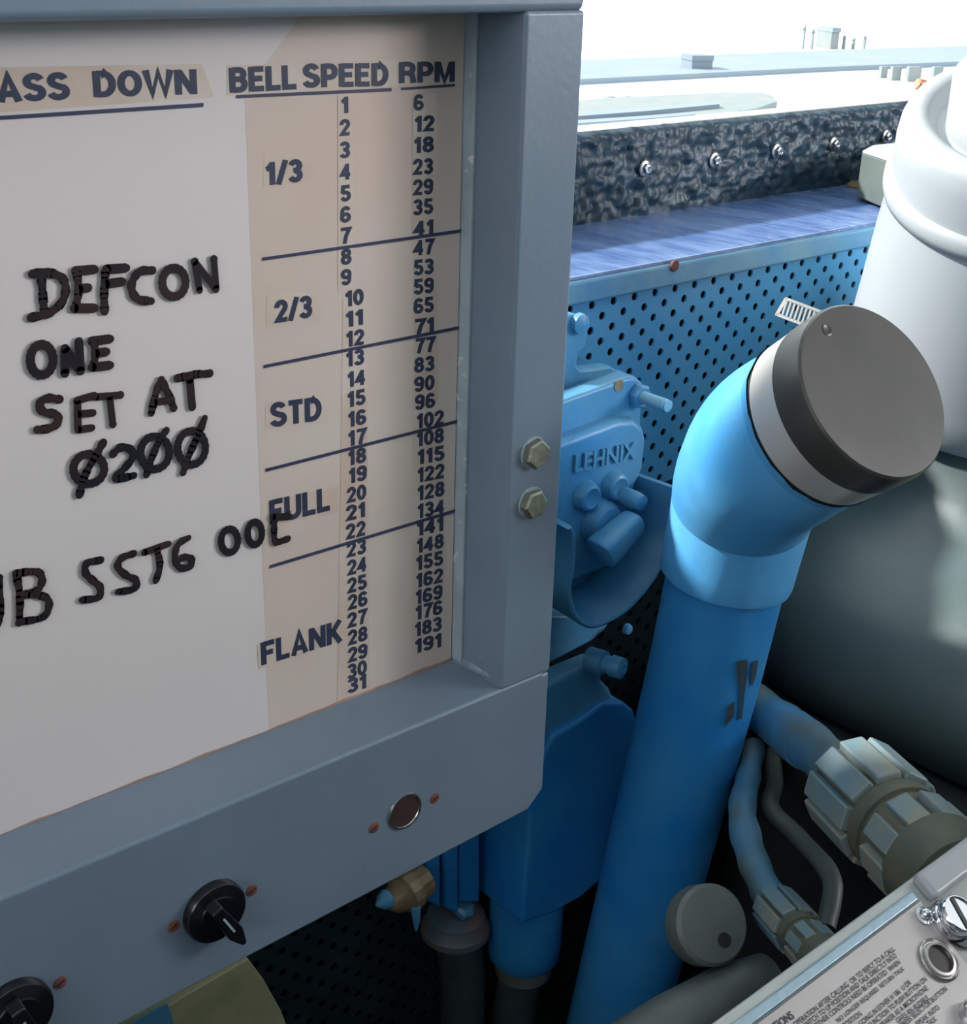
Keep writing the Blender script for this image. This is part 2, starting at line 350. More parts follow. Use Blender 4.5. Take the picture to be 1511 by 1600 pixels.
# near jetty just outside the glass
o = props(slab([(880, 210), (880, 173), (960, 166), (1120, 158), (1190, 157), (1206, 163), (1213, 172), (1180, 184), (1100, 196)], 0.8).build('jetty', m_pier, smooth=0), 'pale grey jetty just beyond the window sill with rounded end', 'jetty')
slab([(880, 184), (1000, 175), (1116, 165), (1124, 169), (1010, 180), (880, 190)], 0.35, ZW + 0.8).build('jetty_kerb', m_shore, o, smooth=0)
slab([(880, 196), (1000, 188), (1080, 182), (1086, 185), (1010, 192), (880, 201)], 0.35, ZW + 0.8).build('jetty_kerb', m_shore, o, smooth=0)

# ================================================================ STATUS BOARD
YB = 0.474; YR = 0.512       # front face, recessed sheet
sb = thing('status_board', (0.2, 0.50, -0.46), 'grey metal framed status board with bell speed table and marker writing', 'board')
fr = MB().box((-0.12, YB, -0.0335), (0.4705, 0.532, 0.012))
fr.build('top_rail', m_frame, sb, bevel=0.004, seg=3)
# right stile: channel with the recess leg on the board side
st = MB()
st.prism([(0.4335, YB, -0.3752), (0.470, YB, -0.3752), (0.470, 0.53, -0.3752), (0.4655, 0.53, -0.3752), (0.4655, YB + 0.004, -0.3752), (0.4385, YB + 0.004, -0.3752), (0.4365, 0.515, -0.3752), (0.4325, 0.515, -0.3752)], (0, 0, 0.3425))
st.build('side_rail', m_frame, sb, bevel=0.0035, seg=3)
MB().box((0.4305, 0.5045, -0.3705), (0.4332, 0.516, -0.034)).build('stop_strip', m_frame_edge, sb, bevel=0.001)  # paler colour paints the light caught along the recess's rear edge
# lower panel: drilled plate with a folded ledge below the sheet
zt_ = -0.3755
lp = MB().prism([(-0.12, YB, -0.478), (0.458, YB, -0.462), (0.4695, YB, -0.452), (0.4695, YB, zt_), (-0.12, YB, zt_)], (0, 0.004, 0))
lp.prism([(-0.12, YB, zt_ + 0.0012), (-0.12, YB, zt_ - 0.004), (-0.12, 0.519, zt_ - 0.001), (-0.12, 0.519, zt_ + 0.0045)], (0.585, 0, 0))
lp.build('lower_panel', m_frame, sb, bevel=0.0022, seg=3)
wb = MB()
for k in range(26):
    t = 0.72 * k / 25; p = V((0.4335 + 0.006 * t * t, 0.512 - 0.037 * t, -0.3715 + 0.0015 * t)); r = 0.0035 + 0.0012 * noise.noise(V((k * 0.9, 0, 0)))
    wb.lathe(p, (0.2, 0.9, 0.1), [(0, -r), (r * .7, -r * .7), (r, 0), (r * .7, r * .7), (0, r)], 8)
wb.build('weld_bead', mat('painted_weld', (120, 136, 148), 0.16, var=0.08, scale=60, bump=0.6, bscale=200), sb, smooth=180)
# sheets
sh = MB().box((-0.12, YR, -0.378), (0.4300, YR + 0.003, -0.03)).build('backing_sheet', m_paper, sb, smooth=0)
cs_ = MB().add([(0.3125, YR - 0.00006, -0.3785), (0.4297, YR - 0.00006, -0.3785), (0.4297, YR - 0.00006, -0.0305), (0.345, YR - 0.00006, -0.0305), (0.3125, YR - 0.00006, -0.066)], [(0, 1, 2, 3, 4)])
cs_.build('column_sheet', m_column, sb, smooth=0, label='aged peach paper strip behind the figures')
YI = YR - 0.00030; YT = YR - 0.0006
_pk = [0]
def patch(pxs, y=YT, m=m_tape):
    _pk[0] += 1; y = YR - 0.00010 - _pk[0] * 0.000012
    return MB().add([onY(a, b, y) for a, b in pxs], [tuple(range(len(pxs)))]).build('tape_label', m, sb, smooth=0)
patch([(-60, 106), (315, 100), (335, 152), (-60, 180)])
patch([(355, 103), (724, 88), (724, 128), (355, 150)])
patch([(413, 243), (488, 240), (488, 282), (411, 294)]); patch([(417, 462), (500, 452), (500, 500), (415, 512)])
patch([(415, 632), (512, 610), (512, 660), (415, 672)]); patch([(418, 785), (528, 760), (528, 800), (420, 822)])
patch([(402, 1008), (536, 968), (536, 1000), (404, 1046)])
patch([(527, 1110), (578, 1090), (572, 460), (536, 466)]); patch([(643, 1030), (694, 1014), (694, 640), (645, 650)]); patch([(646, 640), (684, 630), (684, 390), (648, 396)])
patch([(528, 455), (555, 450), (551, 148), (528, 150)]); patch([(645, 385), (684, 380), (682, 146), (645, 148)])
# heavy grotesque capitals and figures drawn as broad strokes (cell 0..w wide, 0..1 high)
def _a(cx, cy, rx, ry, d0, d1, n=8): return [(cx + rx * math.cos(math.radians(d0 + (d1 - d0) * i / n)), cy + ry * math.sin(math.radians(d0 + (d1 - d0) * i / n))) for i in range(n + 1)]
S_ = 0.1
GL = {
 '0': (.58, [_a(.29, .5, .2, .4, 90, 450, 20)]),
 '1': (.40, [[(.27, 0), (.27, 1)], [(.03, .70), (.12, .73), (.22, .86)]]),
 '2': (.58, [[(.10, .66)] + _a(.29, .69, .19, .21, 180, -30, 9) + [(.12, .1), (.56, .1)]]),
 '3': (.58, [_a(.28, .71, .185, .19, 165, -90, 9), _a(.28, .29, .2, .2, 90, -165, 9), [(.2, .53), (.3, .53)]]),
 '4': (.60, [[(.40, 0), (.40, .97)], [(.40, .88), (.08, .31), (.58, .31)]]),
 '5': (.58, [[(.53, .9), (.16, .9), (.12, .5)], [(.12, .53)] + _a(.29, .33, .2, .23, 120, -165, 10)]),
 '6': (.58, [_a(.29, .31, .2, .21, 0, 360, 14), [(.10, .36), (.11, .62)] + _a(.30, .66, .19, .24, 160, 20, 6)]),
 '7': (.56, [[(.03, .9), (.50, .9), (.32, .5), (.22, 0)]]),
 '8': (.58, [_a(.29, .72, .175, .18, 0, 360, 14), _a(.29, .30, .2, .2, 0, 360, 14)]),
 '9': (.58, [_a(.29, .69, .2, .21, 0, 360, 14), [(.48, .64), (.47, .38)] + _a(.28, .34, .19, .24, -20, -160, 6)]),
 '/': (.40, [[(.04, -.02), (.36, 1.02)]]),
 'A': (.72, [[(.09, 0), (.36, .95), (.63, 0)], [(.18, .29), (.54, .29)]]),
 'B': (.66, [[(.1, 0), (.1, 1)], [(.1, .9), (.34, .9)] + _a(.36, .715, .17, .185, 90, -90, 6) + [(.1, .53)], [(.34, .53)] + _a(.37, .315, .19, .215, 90, -90, 6) + [(.1, .1)]]),
 'D': (.70, [[(.1, 0), (.1, 1)], [(.1, .9), (.30, .9)] + _a(.30, .5, .29, .4, 90, -90, 10) + [(.1, .1)]]),
 'E': (.60, [[(.1, 0), (.1, 1)], [(.1, .9), (.57, .9)], [(.1, .52), (.52, .52)], [(.1, .1), (.58, .1)]]),
 'F': (.57, [[(.1, 0), (.1, 1)], [(.1, .9), (.56, .9)], [(.1, .5), (.50, .5)]]),
 'K': (.70, [[(.1, 0), (.1, 1)], [(.1, .34), (.60, 1)], [(.27, .56), (.61, 0)]]),
 'L': (.57, [[(.1, 1), (.1, .1), (.56, .1)]]),
 'M': (.84, [[(.1, 0), (.1, 1)], [(.74, 0), (.74, 1)], [(.14, .96), (.42, .08), (.70, .96)]]),
 'N': (.72, [[(.1, 0), (.1, 1)], [(.62, 0), (.62, 1)], [(.13, .93), (.59, .07)]]),
 'O': (.76, [_a(.38, .5, .28, .4, 90, 450, 24)]),
 'P': (.64, [[(.1, 0), (.1, 1)], [(.1, .9), (.33, .9)] + _a(.34, .66, .2, .24, 90, -90, 8) + [(.1, .42)]]),
 'R': (.68, [[(.1, 0), (.1, 1)], [(.1, .9), (.35, .9)] + _a(.36, .685, .19, .215, 90, -90, 8) + [(.1, .47)], [(.38, .47), (.53, .36), (.58, 0)]]),
 'S': (.66, [_a(.33, .715, .21, .195, 15, 225, 10) + [(.40, .47)] + _a(.32, .30, .24, .205, 50, -165, 10)]),
 'T': (.62, [[(.02, .9), (.60, .9)], [(.31, 0), (.31, .9)]]),
 'U': (.70, [[(.1, 1), (.1, .33)] + _a(.35, .33, .25, .24, 180, 360, 10) + [(.6, 1)]]),
 'W': (.98, [[(.08, 1), (.28, .05), (.49, .92), (.70, .05), (.90, 1)]]),
}
def stroke_text(mb, txt, O, ex, ey, hw=0.105):
    tot = sum(GL[c][0] for c in txt) + 0.07 * (len(txt) - 1); x = 0; k_ = 0
    for ch in txt:
        w, st_ = GL[ch]
        for ln in st_:
            L2, R2 = [], []
            pts = [V((p[0], p[1], 0)) for p in ln]; clo = (pts[0] - pts[-1]).length < 1e-4 and len(pts) > 4
            n = len(pts)
            for i in range(n):
                a_ = pts[i] - pts[i - 1] if i else (pts[-1] - pts[-2] if clo else pts[1] - pts[0])
                b_ = pts[i + 1] - pts[i] if i < n - 1 else (pts[1] - pts[0] if clo else a_)
                a_.normalize(); b_.normalize(); na, nb = V((-a_.y, a_.x, 0)), V((-b_.y, b_.x, 0)); m_ = (na + nb)
                m_ = m_.normalized(); m_ = m_ * min(1.9, 1 / max(0.3, m_.dot(na))) * hw
                L2.append(pts[i] + m_); R2.append(pts[i] - m_)
            k_ += 1; off = V((0, -1e-6 * k_, 0))
            T_ = lambda p: O + ex * ((x + p.x) / tot) + ey * p.y + off
            mb.add([T_(p) for p in L2] + [T_(p) for p in R2], [(i, i + 1, n + i + 1, n + i) for i in range(n - 1)])
        x += w + 0.07
    return mb
def word(txt, xl, xr, yl_b, yr_b, yt, bold=0.03, name='lettering', y=YI):
    """text between two baseline pixels; cap height from the pixel above the left end"""
    O = onY(xl, yl_b, y); R = onY(xr, yr_b, y); T = onY(xl, yt, y)
    stroke_text(MB(), txt, O, R - O, V((0, 0, T.z - O.z)), 0.102 + bold * 0.5).build(name, m_ink, sb, smooth=0)
word('PASS', -42, 110, 162, 155, 118); word('DOWN', 148, 308, 152, 147, 111)
word('BELL', 360, 464, 145, 139, 106); word('SPEED', 474, 607, 137, 134, 100); word('RPM', 624, 710, 130, 128, 97)
word('1/3', 416, 473, 290, 283, 254, 0.025); word('2/3', 430, 488, 505, 495, 470, 0.025)
word('STD', 423, 503, 668, 656, 630, 0.025); word('FULL', 422, 516, 820, 797, 782, 0.025); word('FLANK', 409, 535, 1040, 1002, 1004, 0.025)
SP = [(539, 164), (539, 199), (539, 234), (540, 268), (540, 302), (540, 335), (540, 368), (541, 401), (541, 433), (554, 465), (554, 497), (555, 528), (555, 559), (557, 591), (557, 622), (558, 653), (558, 683), (558, 713), (559, 741), (557, 771), (556, 799), (556, 828), (557, 856), (558, 884), (558, 912), (559, 938), (558, 966), (559, 993), (559, 1020), (558, 1046), (558, 1068)]
for i, (x, y) in enumerate(SP):
    t = str(i + 1); hw = (6 if t == '1' else 8) if len(t) == 1 else 15; hh = 13.0 - 0.05 * i
    if t[0] == '1' and len(t) == 2: hw = 14
    sl_ = 0.10 + 0.22 * i / 30
    word(t, x - hw, x + hw, y + hh + hw * sl_, y + hh - hw * sl_, y - hh + hw * sl_, 0.022, 'figure')
RP = [6, 12, 18, 23, 29, 35, 41, 47, 53, 59, 65, 71, 77, 83, 90, 96, 102, 108, 115, 122, 128, 134, 141, 148, 155, 162, 169, 176, 183, 191]
RX = [(654, 160), (663, 193), (662, 226), (661, 260), (661, 292), (661, 323), (662, 356), (662, 386), (662, 417), (662, 447), (662, 477), (663, 509), (664, 539), (663, 569), (663, 599), (664, 627), (672, 655), (672, 683), (673, 711), (673, 739), (673, 767), (673, 795), (672, 822), (672, 849), (671, 876), (671, 903), (670, 929), (670, 953), (669, 979), (669, 1005)]
for i, (v, (x, y)) in enumerate(zip(RP, RX)):
    t = str(v); hw = {1: 7.5, 2: 15.5, 3: 21}[len(t)]; hh = 12.6 - 0.05 * i; sl_ = 0.05 + 0.22 * i / 30
    word(t, x - hw, x + hw, y + hh + hw * sl_, y + hh - hw * sl_, y - hh + hw * sl_, 0.022, 'figure')
def rule(xa, ya, xb, yb, w=3.0, y=YI - 0.0001):
    MB().prism([onY(xa, ya - w, y), onY(xb, yb - w, y), onY(xb, yb + w, y), onY(xa, ya + w, y)], (0, 0.00005, 0)).build('ruled_line', m_rule, sb, smooth=0)
rule(-60, 188, 318, 164, 3.2); rule(370, 151, 612, 140, 2.6); rule(627, 139, 711, 133, 2.0)
rule(410, 405, 726, 360, 2.6); rule(412, 573, 728, 510, 2.6); rule(415, 735, 728, 655, 2.6); rule(421, 886, 728, 793, 2.6)
MB().add([onY(722, 1003, YI), onY(733, 996, YI), onY(733, 1022, YI), onY(716, 1028, YI)], [(0, 1, 2, 3)]).build('tape_label', mat('yellow_green_tape', (176, 176, 84), 0.5), sb, smooth=0, label='small yellow green tape end')
rs_b = MB(); n_ = 40; zz = []
for i in range(n_ + 1):
    x = 0.15 + 0.2795 * i / n_; zz.append((x, -0.3712 + 0.0012 * noise.noise(V((x * 60, 0, 0))) + 0.0012 * i / n_))
rs_b.add([(x, YR - 0.00033, z) for x, z in zz] + [(x, YR - 0.00033, -0.377) for x, z in zz], [(i, i + 1, n_ + 2 + i, n_ + 1 + i) for i in range(n_)])
rs_b.build('rust_stain', mat('rusty_stain', (176, 132, 112), 0.6, rgb2=(196, 158, 140), scale=40), sb, smooth=0)
# clear cover and handwriting on it
YC = YR - 0.0011
MB().box((-0.12, YC, -0.3735), (0.4303, YC + 0.0006, -0.033)).build('clear_cover', m_cover, sb, smooth=0, label='clear acrylic sheet over the table')
def arc(cx, cy, rx, ry, n=18): return [(cx + rx * math.sin(2 * math.pi * k / n), cy - ry * math.cos(2 * math.pi * k / n)) for k in range(n + 1)]
HW = [
 [[(130, 125), (190, 118), (250, 140), (265, 190), (245, 245), (190, 285), (125, 300)], [(165, 130), (172, 200), (178, 285)]],
 [[(305, 112), (380, 106)], [(308, 115), (318, 185), (305, 260)], [(318, 185), (355, 180)], [(300, 262), (380, 262)]],
 [[(430, 105), (510, 100)], [(425, 115), (420, 200), (422, 275)], [(425, 165), (495, 155)]],
 [[(615, 110), (570, 112), (540, 140), (530, 185), (555, 225), (610, 234)]],
 [arc(701, 158, 47, 58)],
 [[(805, 190), (785, 75)], [(785, 75), (870, 185)], [(872, 182), (862, 65)]],
 [arc(168, 470, 46, 62)], [[(262, 525), (262, 425)], [(262, 425), (322, 515)], [(325, 515), (318, 397)]],
 [[(370, 395), (445, 386)], [(378, 395), (385, 445), (375, 500)], [(385, 445), (430, 438)], [(372, 500), (445, 492)]],
 [[(240, 630), (190, 625), (158, 650), (175, 680), (225, 690), (235, 720), (205, 745), (150, 752)]],
 [[(310, 635), (380, 614)], [(312, 635), (315, 750)], [(315, 690), (375, 684)], [(315, 752), (370, 745)]],
 [[(385, 620), (485, 612)], [(442, 620), (455, 730)]],
 [[(610, 685), (630, 600), (650, 552)], [(650, 552), (675, 600), (700, 665)], [(622, 642), (690, 632)]],
 [[(715, 545), (780, 530), (845, 525)], [(765, 550), (775, 660)]],
 [arc(358, 910, 62, 60), [(415, 805), (390, 850), (340, 940), (320, 1015)]],
 [[(455, 850), (490, 822), (530, 835), (535, 865), (500, 910), (465, 950), (540, 937)]],
 [arc(624, 845, 58, 66), [(670, 755), (640, 800), (610, 870), (590, 935)]],
 [arc(772, 825, 56, 68), [(825, 705), (800, 770), (760, 860), (738, 925)]],
 [[(-70, 1380), (-60, 1500), (-20, 1540), (0, 1500), (-4, 1350)]],
 [[(65, 1330), (80, 1420), (78, 1530)], [(65, 1330), (150, 1325), (170, 1360), (150, 1400), (100, 1415), (180, 1425), (198, 1465), (170, 1510), (90, 1525)]],
 [[(405, 1278), (350, 1290), (345, 1330), (375, 1360), (405, 1390), (395, 1430), (330, 1438)]],
 [[(538, 1252), (490, 1270), (475, 1305), (510, 1340), (550, 1360), (540, 1395), (475, 1405)]],
 [[(582, 1247), (680, 1212)], [(632, 1230), (645, 1300), (628, 1362)]],
 [[(760, 1188), (720, 1212), (705, 1260), (720, 1305), (760, 1308), (775, 1278), (745, 1265), (712, 1285)]],
 [arc(925, 1200, 34, 48)], [arc(1027, 1170, 29, 46)],
 [[(1110, 1105), (1105, 1150), (1112, 1205), (1160, 1192)], [(1100, 1105), (1165, 1102)]],
]
for gi, strokes in enumerate(HW):
    mb = MB(); y = YC - 0.0001; wd = 0.0018 if gi < 18 else 0.0017; k_ = 0
    for stq in strokes:
        pts = [onY(a / 2.58, 380 + b / 2.58, y) for a, b in stq]
        if len(pts) > 2: pts = smooth_path(pts, 4)
        for q in range(len(pts)):
            p = pts[q]; ww = wd * (1 + 0.12 * math.sin(q * 1.7 + gi)); k_ += 1; off = V((0, -0.0000007 * k_, 0))
            mb.add([p + off + V((math.cos(a_) * ww, 0, math.sin(a_) * ww)) for a_ in [2 * math.pi * t / 10 for t in range(10)]], [tuple(range(10))])
            if q + 1 < len(pts):
                d_ = (pts[q + 1] - p); pr = V((-d_.z, 0, d_.x)).normalized() * ww
                mb.add([p + off + pr, p + off - pr, pts[q + 1] + off - pr, pts[q + 1] + off + pr], [(0, 1, 2, 3)])
    mb.build('marker_letter', m_marker, sb, smooth=0)
# hex bolts on the stile
for k, (px, py, rot) in enumerate([(833, 707, 0.3), (829, 785, 0.05)]):
    p = onY(px, py, YB); a6 = [2 * math.pi * i / 6 + rot for i in range(6)]
    R_ = 0.0078
    mb = MB(); r0 = [p + V((math.cos(t) * R_, 0, math.sin(t) * R_)) for t in a6]; mb.rings([[q for q in r0], [q + V((0, -0.0042, 0)) for q in r0], [p + (q - p) * 0.86 + V((0, -0.0052, 0)) for q in r0]])
    b_ = mb.build('hex_bolt', m_steel, sb, smooth=20)
    MB().lathe(p, (0, -1, 0), [(0.0, 0), (0.0084, 0), (0.0082, 0.0007), (0, 0.0007)], 24).build('washer', m_frame_edge, b_)
# chip of bare metal on the outer edge
MB().box((0.4700, YB + 0.004, -0.262), (0.4722, YB + 0.012, -0.236)).build('hinge_tab', m_brass, sb, bevel=0.0007)
# knobs, jack and screws on the lower panel
def knob(px, py, R_, ang):
    p = onY(px, py, YB)
    kb = MB().lathe(p, (0, -1, 0), [(0, 0), (R_ * 1.0, 0), (R_ * 1.0, 0.0035), (R_ * 0.95, 0.005), (R_ * 0.62, 0.006), (R_ * 0.6, 0.007), (0, 0.0072)], 40).build('control_knob', m_black, sb, label='black rotary knob with pointer grip')
    dx = V((math.cos(ang), 0, math.sin(ang))); dz = V((-dx.z, 0, dx.x))
    poly = [p + dx * a * R_ + dz * b * R_ for a, b in [(-0.75, -0.2), (0.55, -0.26), (1.12, -0.08), (1.12, 0.08), (0.55, 0.26), (-0.75, 0.2)]]
    MB().prism([q + V((0, -0.006, 0)) for q in poly], (0, -0.009, 0)).build('pointer_grip', m_black, kb, bevel=0.0012)
    cp = p + V((0, -0.015, 0))
    MB().obox(cp, dx * R_ * 0.35, V((0, -0.0004, 0)), dz * R_ * 0.035).build('pointer_mark', m_frame_edge, kb)
knob(332, 1420, 0.0158, math.radians(-62)); knob(22, 1580, 0.0165, math.radians(-75))
for px, py in [(393, 1391), (271, 1447), (94, 1535), (679, 1247), (584, 1293)]:
    p = onY(px, py, YB); s_ = MB().lathe(p, (0, -1, 0), [(0, 0), (0.0031, 0), (0.003, 0.0004), (0.0024, 0.0006), (0, 0.0006)], 16).build('panel_screw', m_rust, sb)
    MB().obox(p + V((0, -0.00065, 0)), (0.0018, 0, 0.0009), (0, 0.0001, 0), (-0.00018, 0, 0.00035)).build('screw_slot', m_dark, s_)
p = onY(632, 1267, YB)
js = MB().lathe(p, (0, -1, 0), [(0.0088, 0), (0.0105, 0), (0.0102, 0.0012), (0.0092, 0.0012), (0.0088, 0.0004)], 36)
j_ = js.build('jack_ring', m_stainless, sb)
MB().lathe(p, (0, -1, 0), [(0, 0.0002), (0.0089, 0.0002), (0.0089, 0.0006), (0, 0.0008)], 30).build('jack_plug', mat('brown_bakelite', (66, 48, 48), 0.35), j_)

# yellow panel behind the frame's lower edge
yb = props(MB().prism([onY(x, y, 0.60) for x, y in [(150, 1640), (262, 1572), (388, 1498), (412, 1530), (440, 1580), (462, 1640)]], (0, 0.012, 0)).build('yellow_panel', m_yellow, bevel=0.001),
           'pale yellow panel with blue corner under the board frame', 'panel')
MB().prism([onY(x, y, 0.5985) for x, y in [(150, 1640), (222, 1590), (262, 1569), (272, 1600), (262, 1640)]], (0, 0.0015, 0)).build('blue_corner', m_blue_dev, yb)

# ================================================================ VENT PIPE WITH CAP
CC = W(1365, 610, 0.72); v_ = CC.normalized()
mm = c2w(V((0.865, -0.5, 0))); mm = (mm - v_ * mm.dot(v_)).normalized()
CN = (math.sin(math.radians(51)) * mm - math.cos(math.radians(51)) * v_).normalized()
vp = thing('vent_pipe', W(1010, 1400, 0.985), 'fat blue painted pipe with elbow and round steel cap', 'pipe')
K = CC - CN * 0.098
P1 = W(1163, 778, 0.845); P2 = W(1105, 1030, 0.895); P3 = W(1012, 1400, 0.985); P4 = P3 + (P3 - P2) * 1.6
ax_dn = (P3 - P1).normalized()
def bez(a, b, c, n):
    return [a * (1 - t) ** 2 + b * 2 * t * (1 - t) + c * t * t for t in [i / n for i in range(n + 1)]]
e0 = CC - CN * 0.038; e1 = P1 + ax_dn * 0.0; Kc = K - ax_dn * 0.0
path = [e0, CC - CN * 0.050] + bez(CC - CN * 0.060, K, e1, 14)
nP = len(path); MB().tube(path, [0.0478 + 0.0018 * math.sin(min(1, i / nP * 1.6) * math.pi) - 0.0040 * (i / nP) ** 2 for i in range(nP)], 56).build('elbow', m_blue_pipe, vp, smooth=60)
MB().tube([P1 - ax_dn * 0.004, P1 - ax_dn * 0.001, P1 + ax_dn * 0.0015, P1 + ax_dn * 0.04, P1 + ax_dn * 0.052, P1 + ax_dn * 0.0545, P1 + ax_dn * 0.055], [0.0415, 0.0432, 0.0434, 0.0425, 0.0422, 0.0415, 0.039], 56, 0.0004).build('sleeve', m_blue_pipe, vp, smooth=60)
MB().tube([P1 + ax_dn * 0.02, P2, P3, P4], [0.0375, 0.0368, 0.0360, 0.036], 56).build('pipe', mat('worn_pipe_blue_paint', (26, 116, 186), 0.4, rgb2=(54, 132, 186), scale=16, bump=0.25, bscale=110, chips=(60, 70, 72), chip_amt=0.70, chip_scale=20), vp, smooth=60)
def on_pipe(px, py, r=0.0378):
    d_ = ray(px, py).normalized(); a_ = (P3 - P2).normalized(); o_ = -P2
    dp = d_ - a_ * d_.dot(a_); op_ = o_ - a_ * o_.dot(a_)
    A_, B_, C_ = dp.dot(dp), 2 * dp.dot(op_), op_.dot(op_) - r * r
    D_ = max(0, B_ * B_ - 4 * A_ * C_); return d_ * ((-B_ - math.sqrt(D_)) / (2 * A_))
m_scrape = mat('bare_scraped_metal', (58, 70, 76), 0.5, rgb2=(40, 62, 78), scale=200, bump=0.4)
for pg in ([(400, 90), (425, 84), (448, 82), (446, 140), (436, 230), (425, 328), (412, 332), (418, 220), (404, 150)], [(472, 92), (493, 82), (484, 150), (466, 198), (462, 150)], [(368, 275), (394, 255), (392, 320), (350, 366)]):
    MB().prism([on_pipe(1000 + x / 2.667, 1000 + y / 2.667) for x, y in pg], ray(1140, 1100) * 0.0004).build('scraped_patch', m_scrape, vp, smooth=0)
# end cap: drum, rim band, dished face
def capl(name, prof, m, n=72, **k): return MB().lathe(CC, CN, prof, n).build(name, m, vp, **k)
capl('clamp_band', [(0.0478, -0.041), (0.0492, -0.0405), (0.0494, -0.030), (0.0497, -0.021), (0.0490, -0.0205), (0.0478, -0.021)], mat('polished_clamp_steel', (220, 214, 208), 0.3, metal=0.55), label='bright steel clamp band')
capl('gasket', [(0.0478, -0.0445), (0.0486, -0.0445), (0.0486, -0.040), (0.0478, -0.040)], m_dark)
capl('cap_rim', [(0.0485, -0.021), (0.0500, -0.0205), (0.0503, -0.004), (0.0497, -0.0005), (0.0485, 0.0008), (0.0470, 0.0008), (0.0, -0.0004)], m_capface, smooth=30, label='dull steel cap with flat round face')
fk = onP(1291, 516, CC + CN * 0.0002, CN)
MB().lathe(fk, CN, [(0, 0), (0.0034, 0.0), (0.0036, 0.0006), (0.0028, 0.0009), (0.0018, 0.0005), (0, 0.0005)], 14).build('dent_mark', m_capface, vp)
# slotted clamp tail sticking out behind the cap
q = W(1254, 492, 0.80); dr = (W(1222, 484, 0.80) - W(1285, 508, 0.785)); L_ = dr.length; dr.normalize(); sd = dr.cross(v_).normalized()
sd = (W(1232, 478, 0.80) - W(1222, 492, 0.80)).normalized(); sd = (sd - dr * sd.dot(dr)).normalized(); nn = dr.cross(sd)
tl = MB(); tl.obox(q + sd * 0.0054, dr * L_ * 0.55, sd * 0.0009, nn * 0.0005); tl.obox(q - sd * 0.0054, dr * L_ * 0.55, sd * 0.0009, nn * 0.0005)
tl.obox(q + dr * L_ * 0.53, dr * L_ * 0.04, sd * 0.0058, nn * 0.0005)
for k in range(10): tl.obox(q + dr * L_ * (-0.5 + 0.1 * k + 0.05), dr * L_ * 0.022 + sd * 0.0, sd * 0.0052 + dr * 0.0012, nn * 0.0005)
tl.build('clamp_tail', m_stainless, vp, label='slotted strap end of the clamp')
# ragged blue paint collar under the cap
rg = MB(); rr = []
a0 = CN.orthogonal().normalized(); b0 = CN.cross(a0)
for h, r in [(-0.052, 0.0474), (-0.0425, 0.0498)]:
    rr.append([CC + CN * (h + 0.0016 * noise.noise(V((math.cos(t) * 5, math.sin(t) * 5, h * 50)))) + (a0 * math.cos(t) + b0 * math.sin(t)) * r for t in [2 * math.pi * i / 72 for i in range(72)]])
rg.rings(rr, (False, False)).build('paint_collar', m_blue_pipe, vp, smooth=80)

# ================================================================ BLUE SWITCH HOUSING (behind the stile)
YD = 0.572
sh_ = thing('switch_housing', V((0.56, 0.60, -0.42)), 'blue cast switch housing with raised letters and guard cup beside the grey frame', 'switch')
Z6 = lambda x, y: (860 + x / 4.444, 560 + y / 4.444)
def yp(x, y, Y=YD): a_, b_ = Z6(x, y); return onY(a_, b_, Y)
# back box + cover flange
MB().prism([yp(-220, 360, 0.600), yp(520, 88, 0.600), yp(560, 130, 0.600), yp(620, 430, 0.600), yp(640, 760, 0.600), yp(560, 1500, 0.600), yp(-220, 1800, 0.600)], (0, 0.048, 0)).build('back_box', m_blue_dev, sh_, bevel=0.004, seg=3)
MB().prism([yp(-220, 400, 0.578), yp(545, 128, 0.578), yp(600, 128, 0.578), yp(650, 170, 0.578), yp(655, 235, 0.578), yp(640, 300, 0.578), yp(630, 700, 0.578), yp(540, 1500, 0.578), yp(-220, 1780, 0.578)], (0, 0.014, 0)).build('cover_flange', m_blue_dev, sh_, bevel=0.003, seg=3)
# raised plate with the letters
fp = MB().prism([yp(-220, 690, YD - 0.004), yp(480, 425, YD - 0.004), yp(590, 420, YD - 0.004), yp(655, 480, YD - 0.004), yp(675, 560, YD - 0.004), yp(655, 760, YD - 0.004), yp(560, 1000, YD - 0.004), yp(500, 1420, YD - 0.004), yp(-220, 1720, YD - 0.004)], (0, 0.016, 0)).build('face_plate', m_blue_dev, sh_, bevel=0.005, seg=4)
O = yp(160, 790, YD - 0.0045); R_ = yp(585, 690, YD - 0.0045); T = yp(160, 672, YD - 0.0045)
letter(MB(), 'LEHNIX', O, R_ - O, V((0, 0, T.z - O.z)), 0.02, V((0, -0.0016, 0))).build('raised_letters', mat('raised_letter_paint', (88, 146, 176), 0.45, bump=0.5), fp, smooth=0)
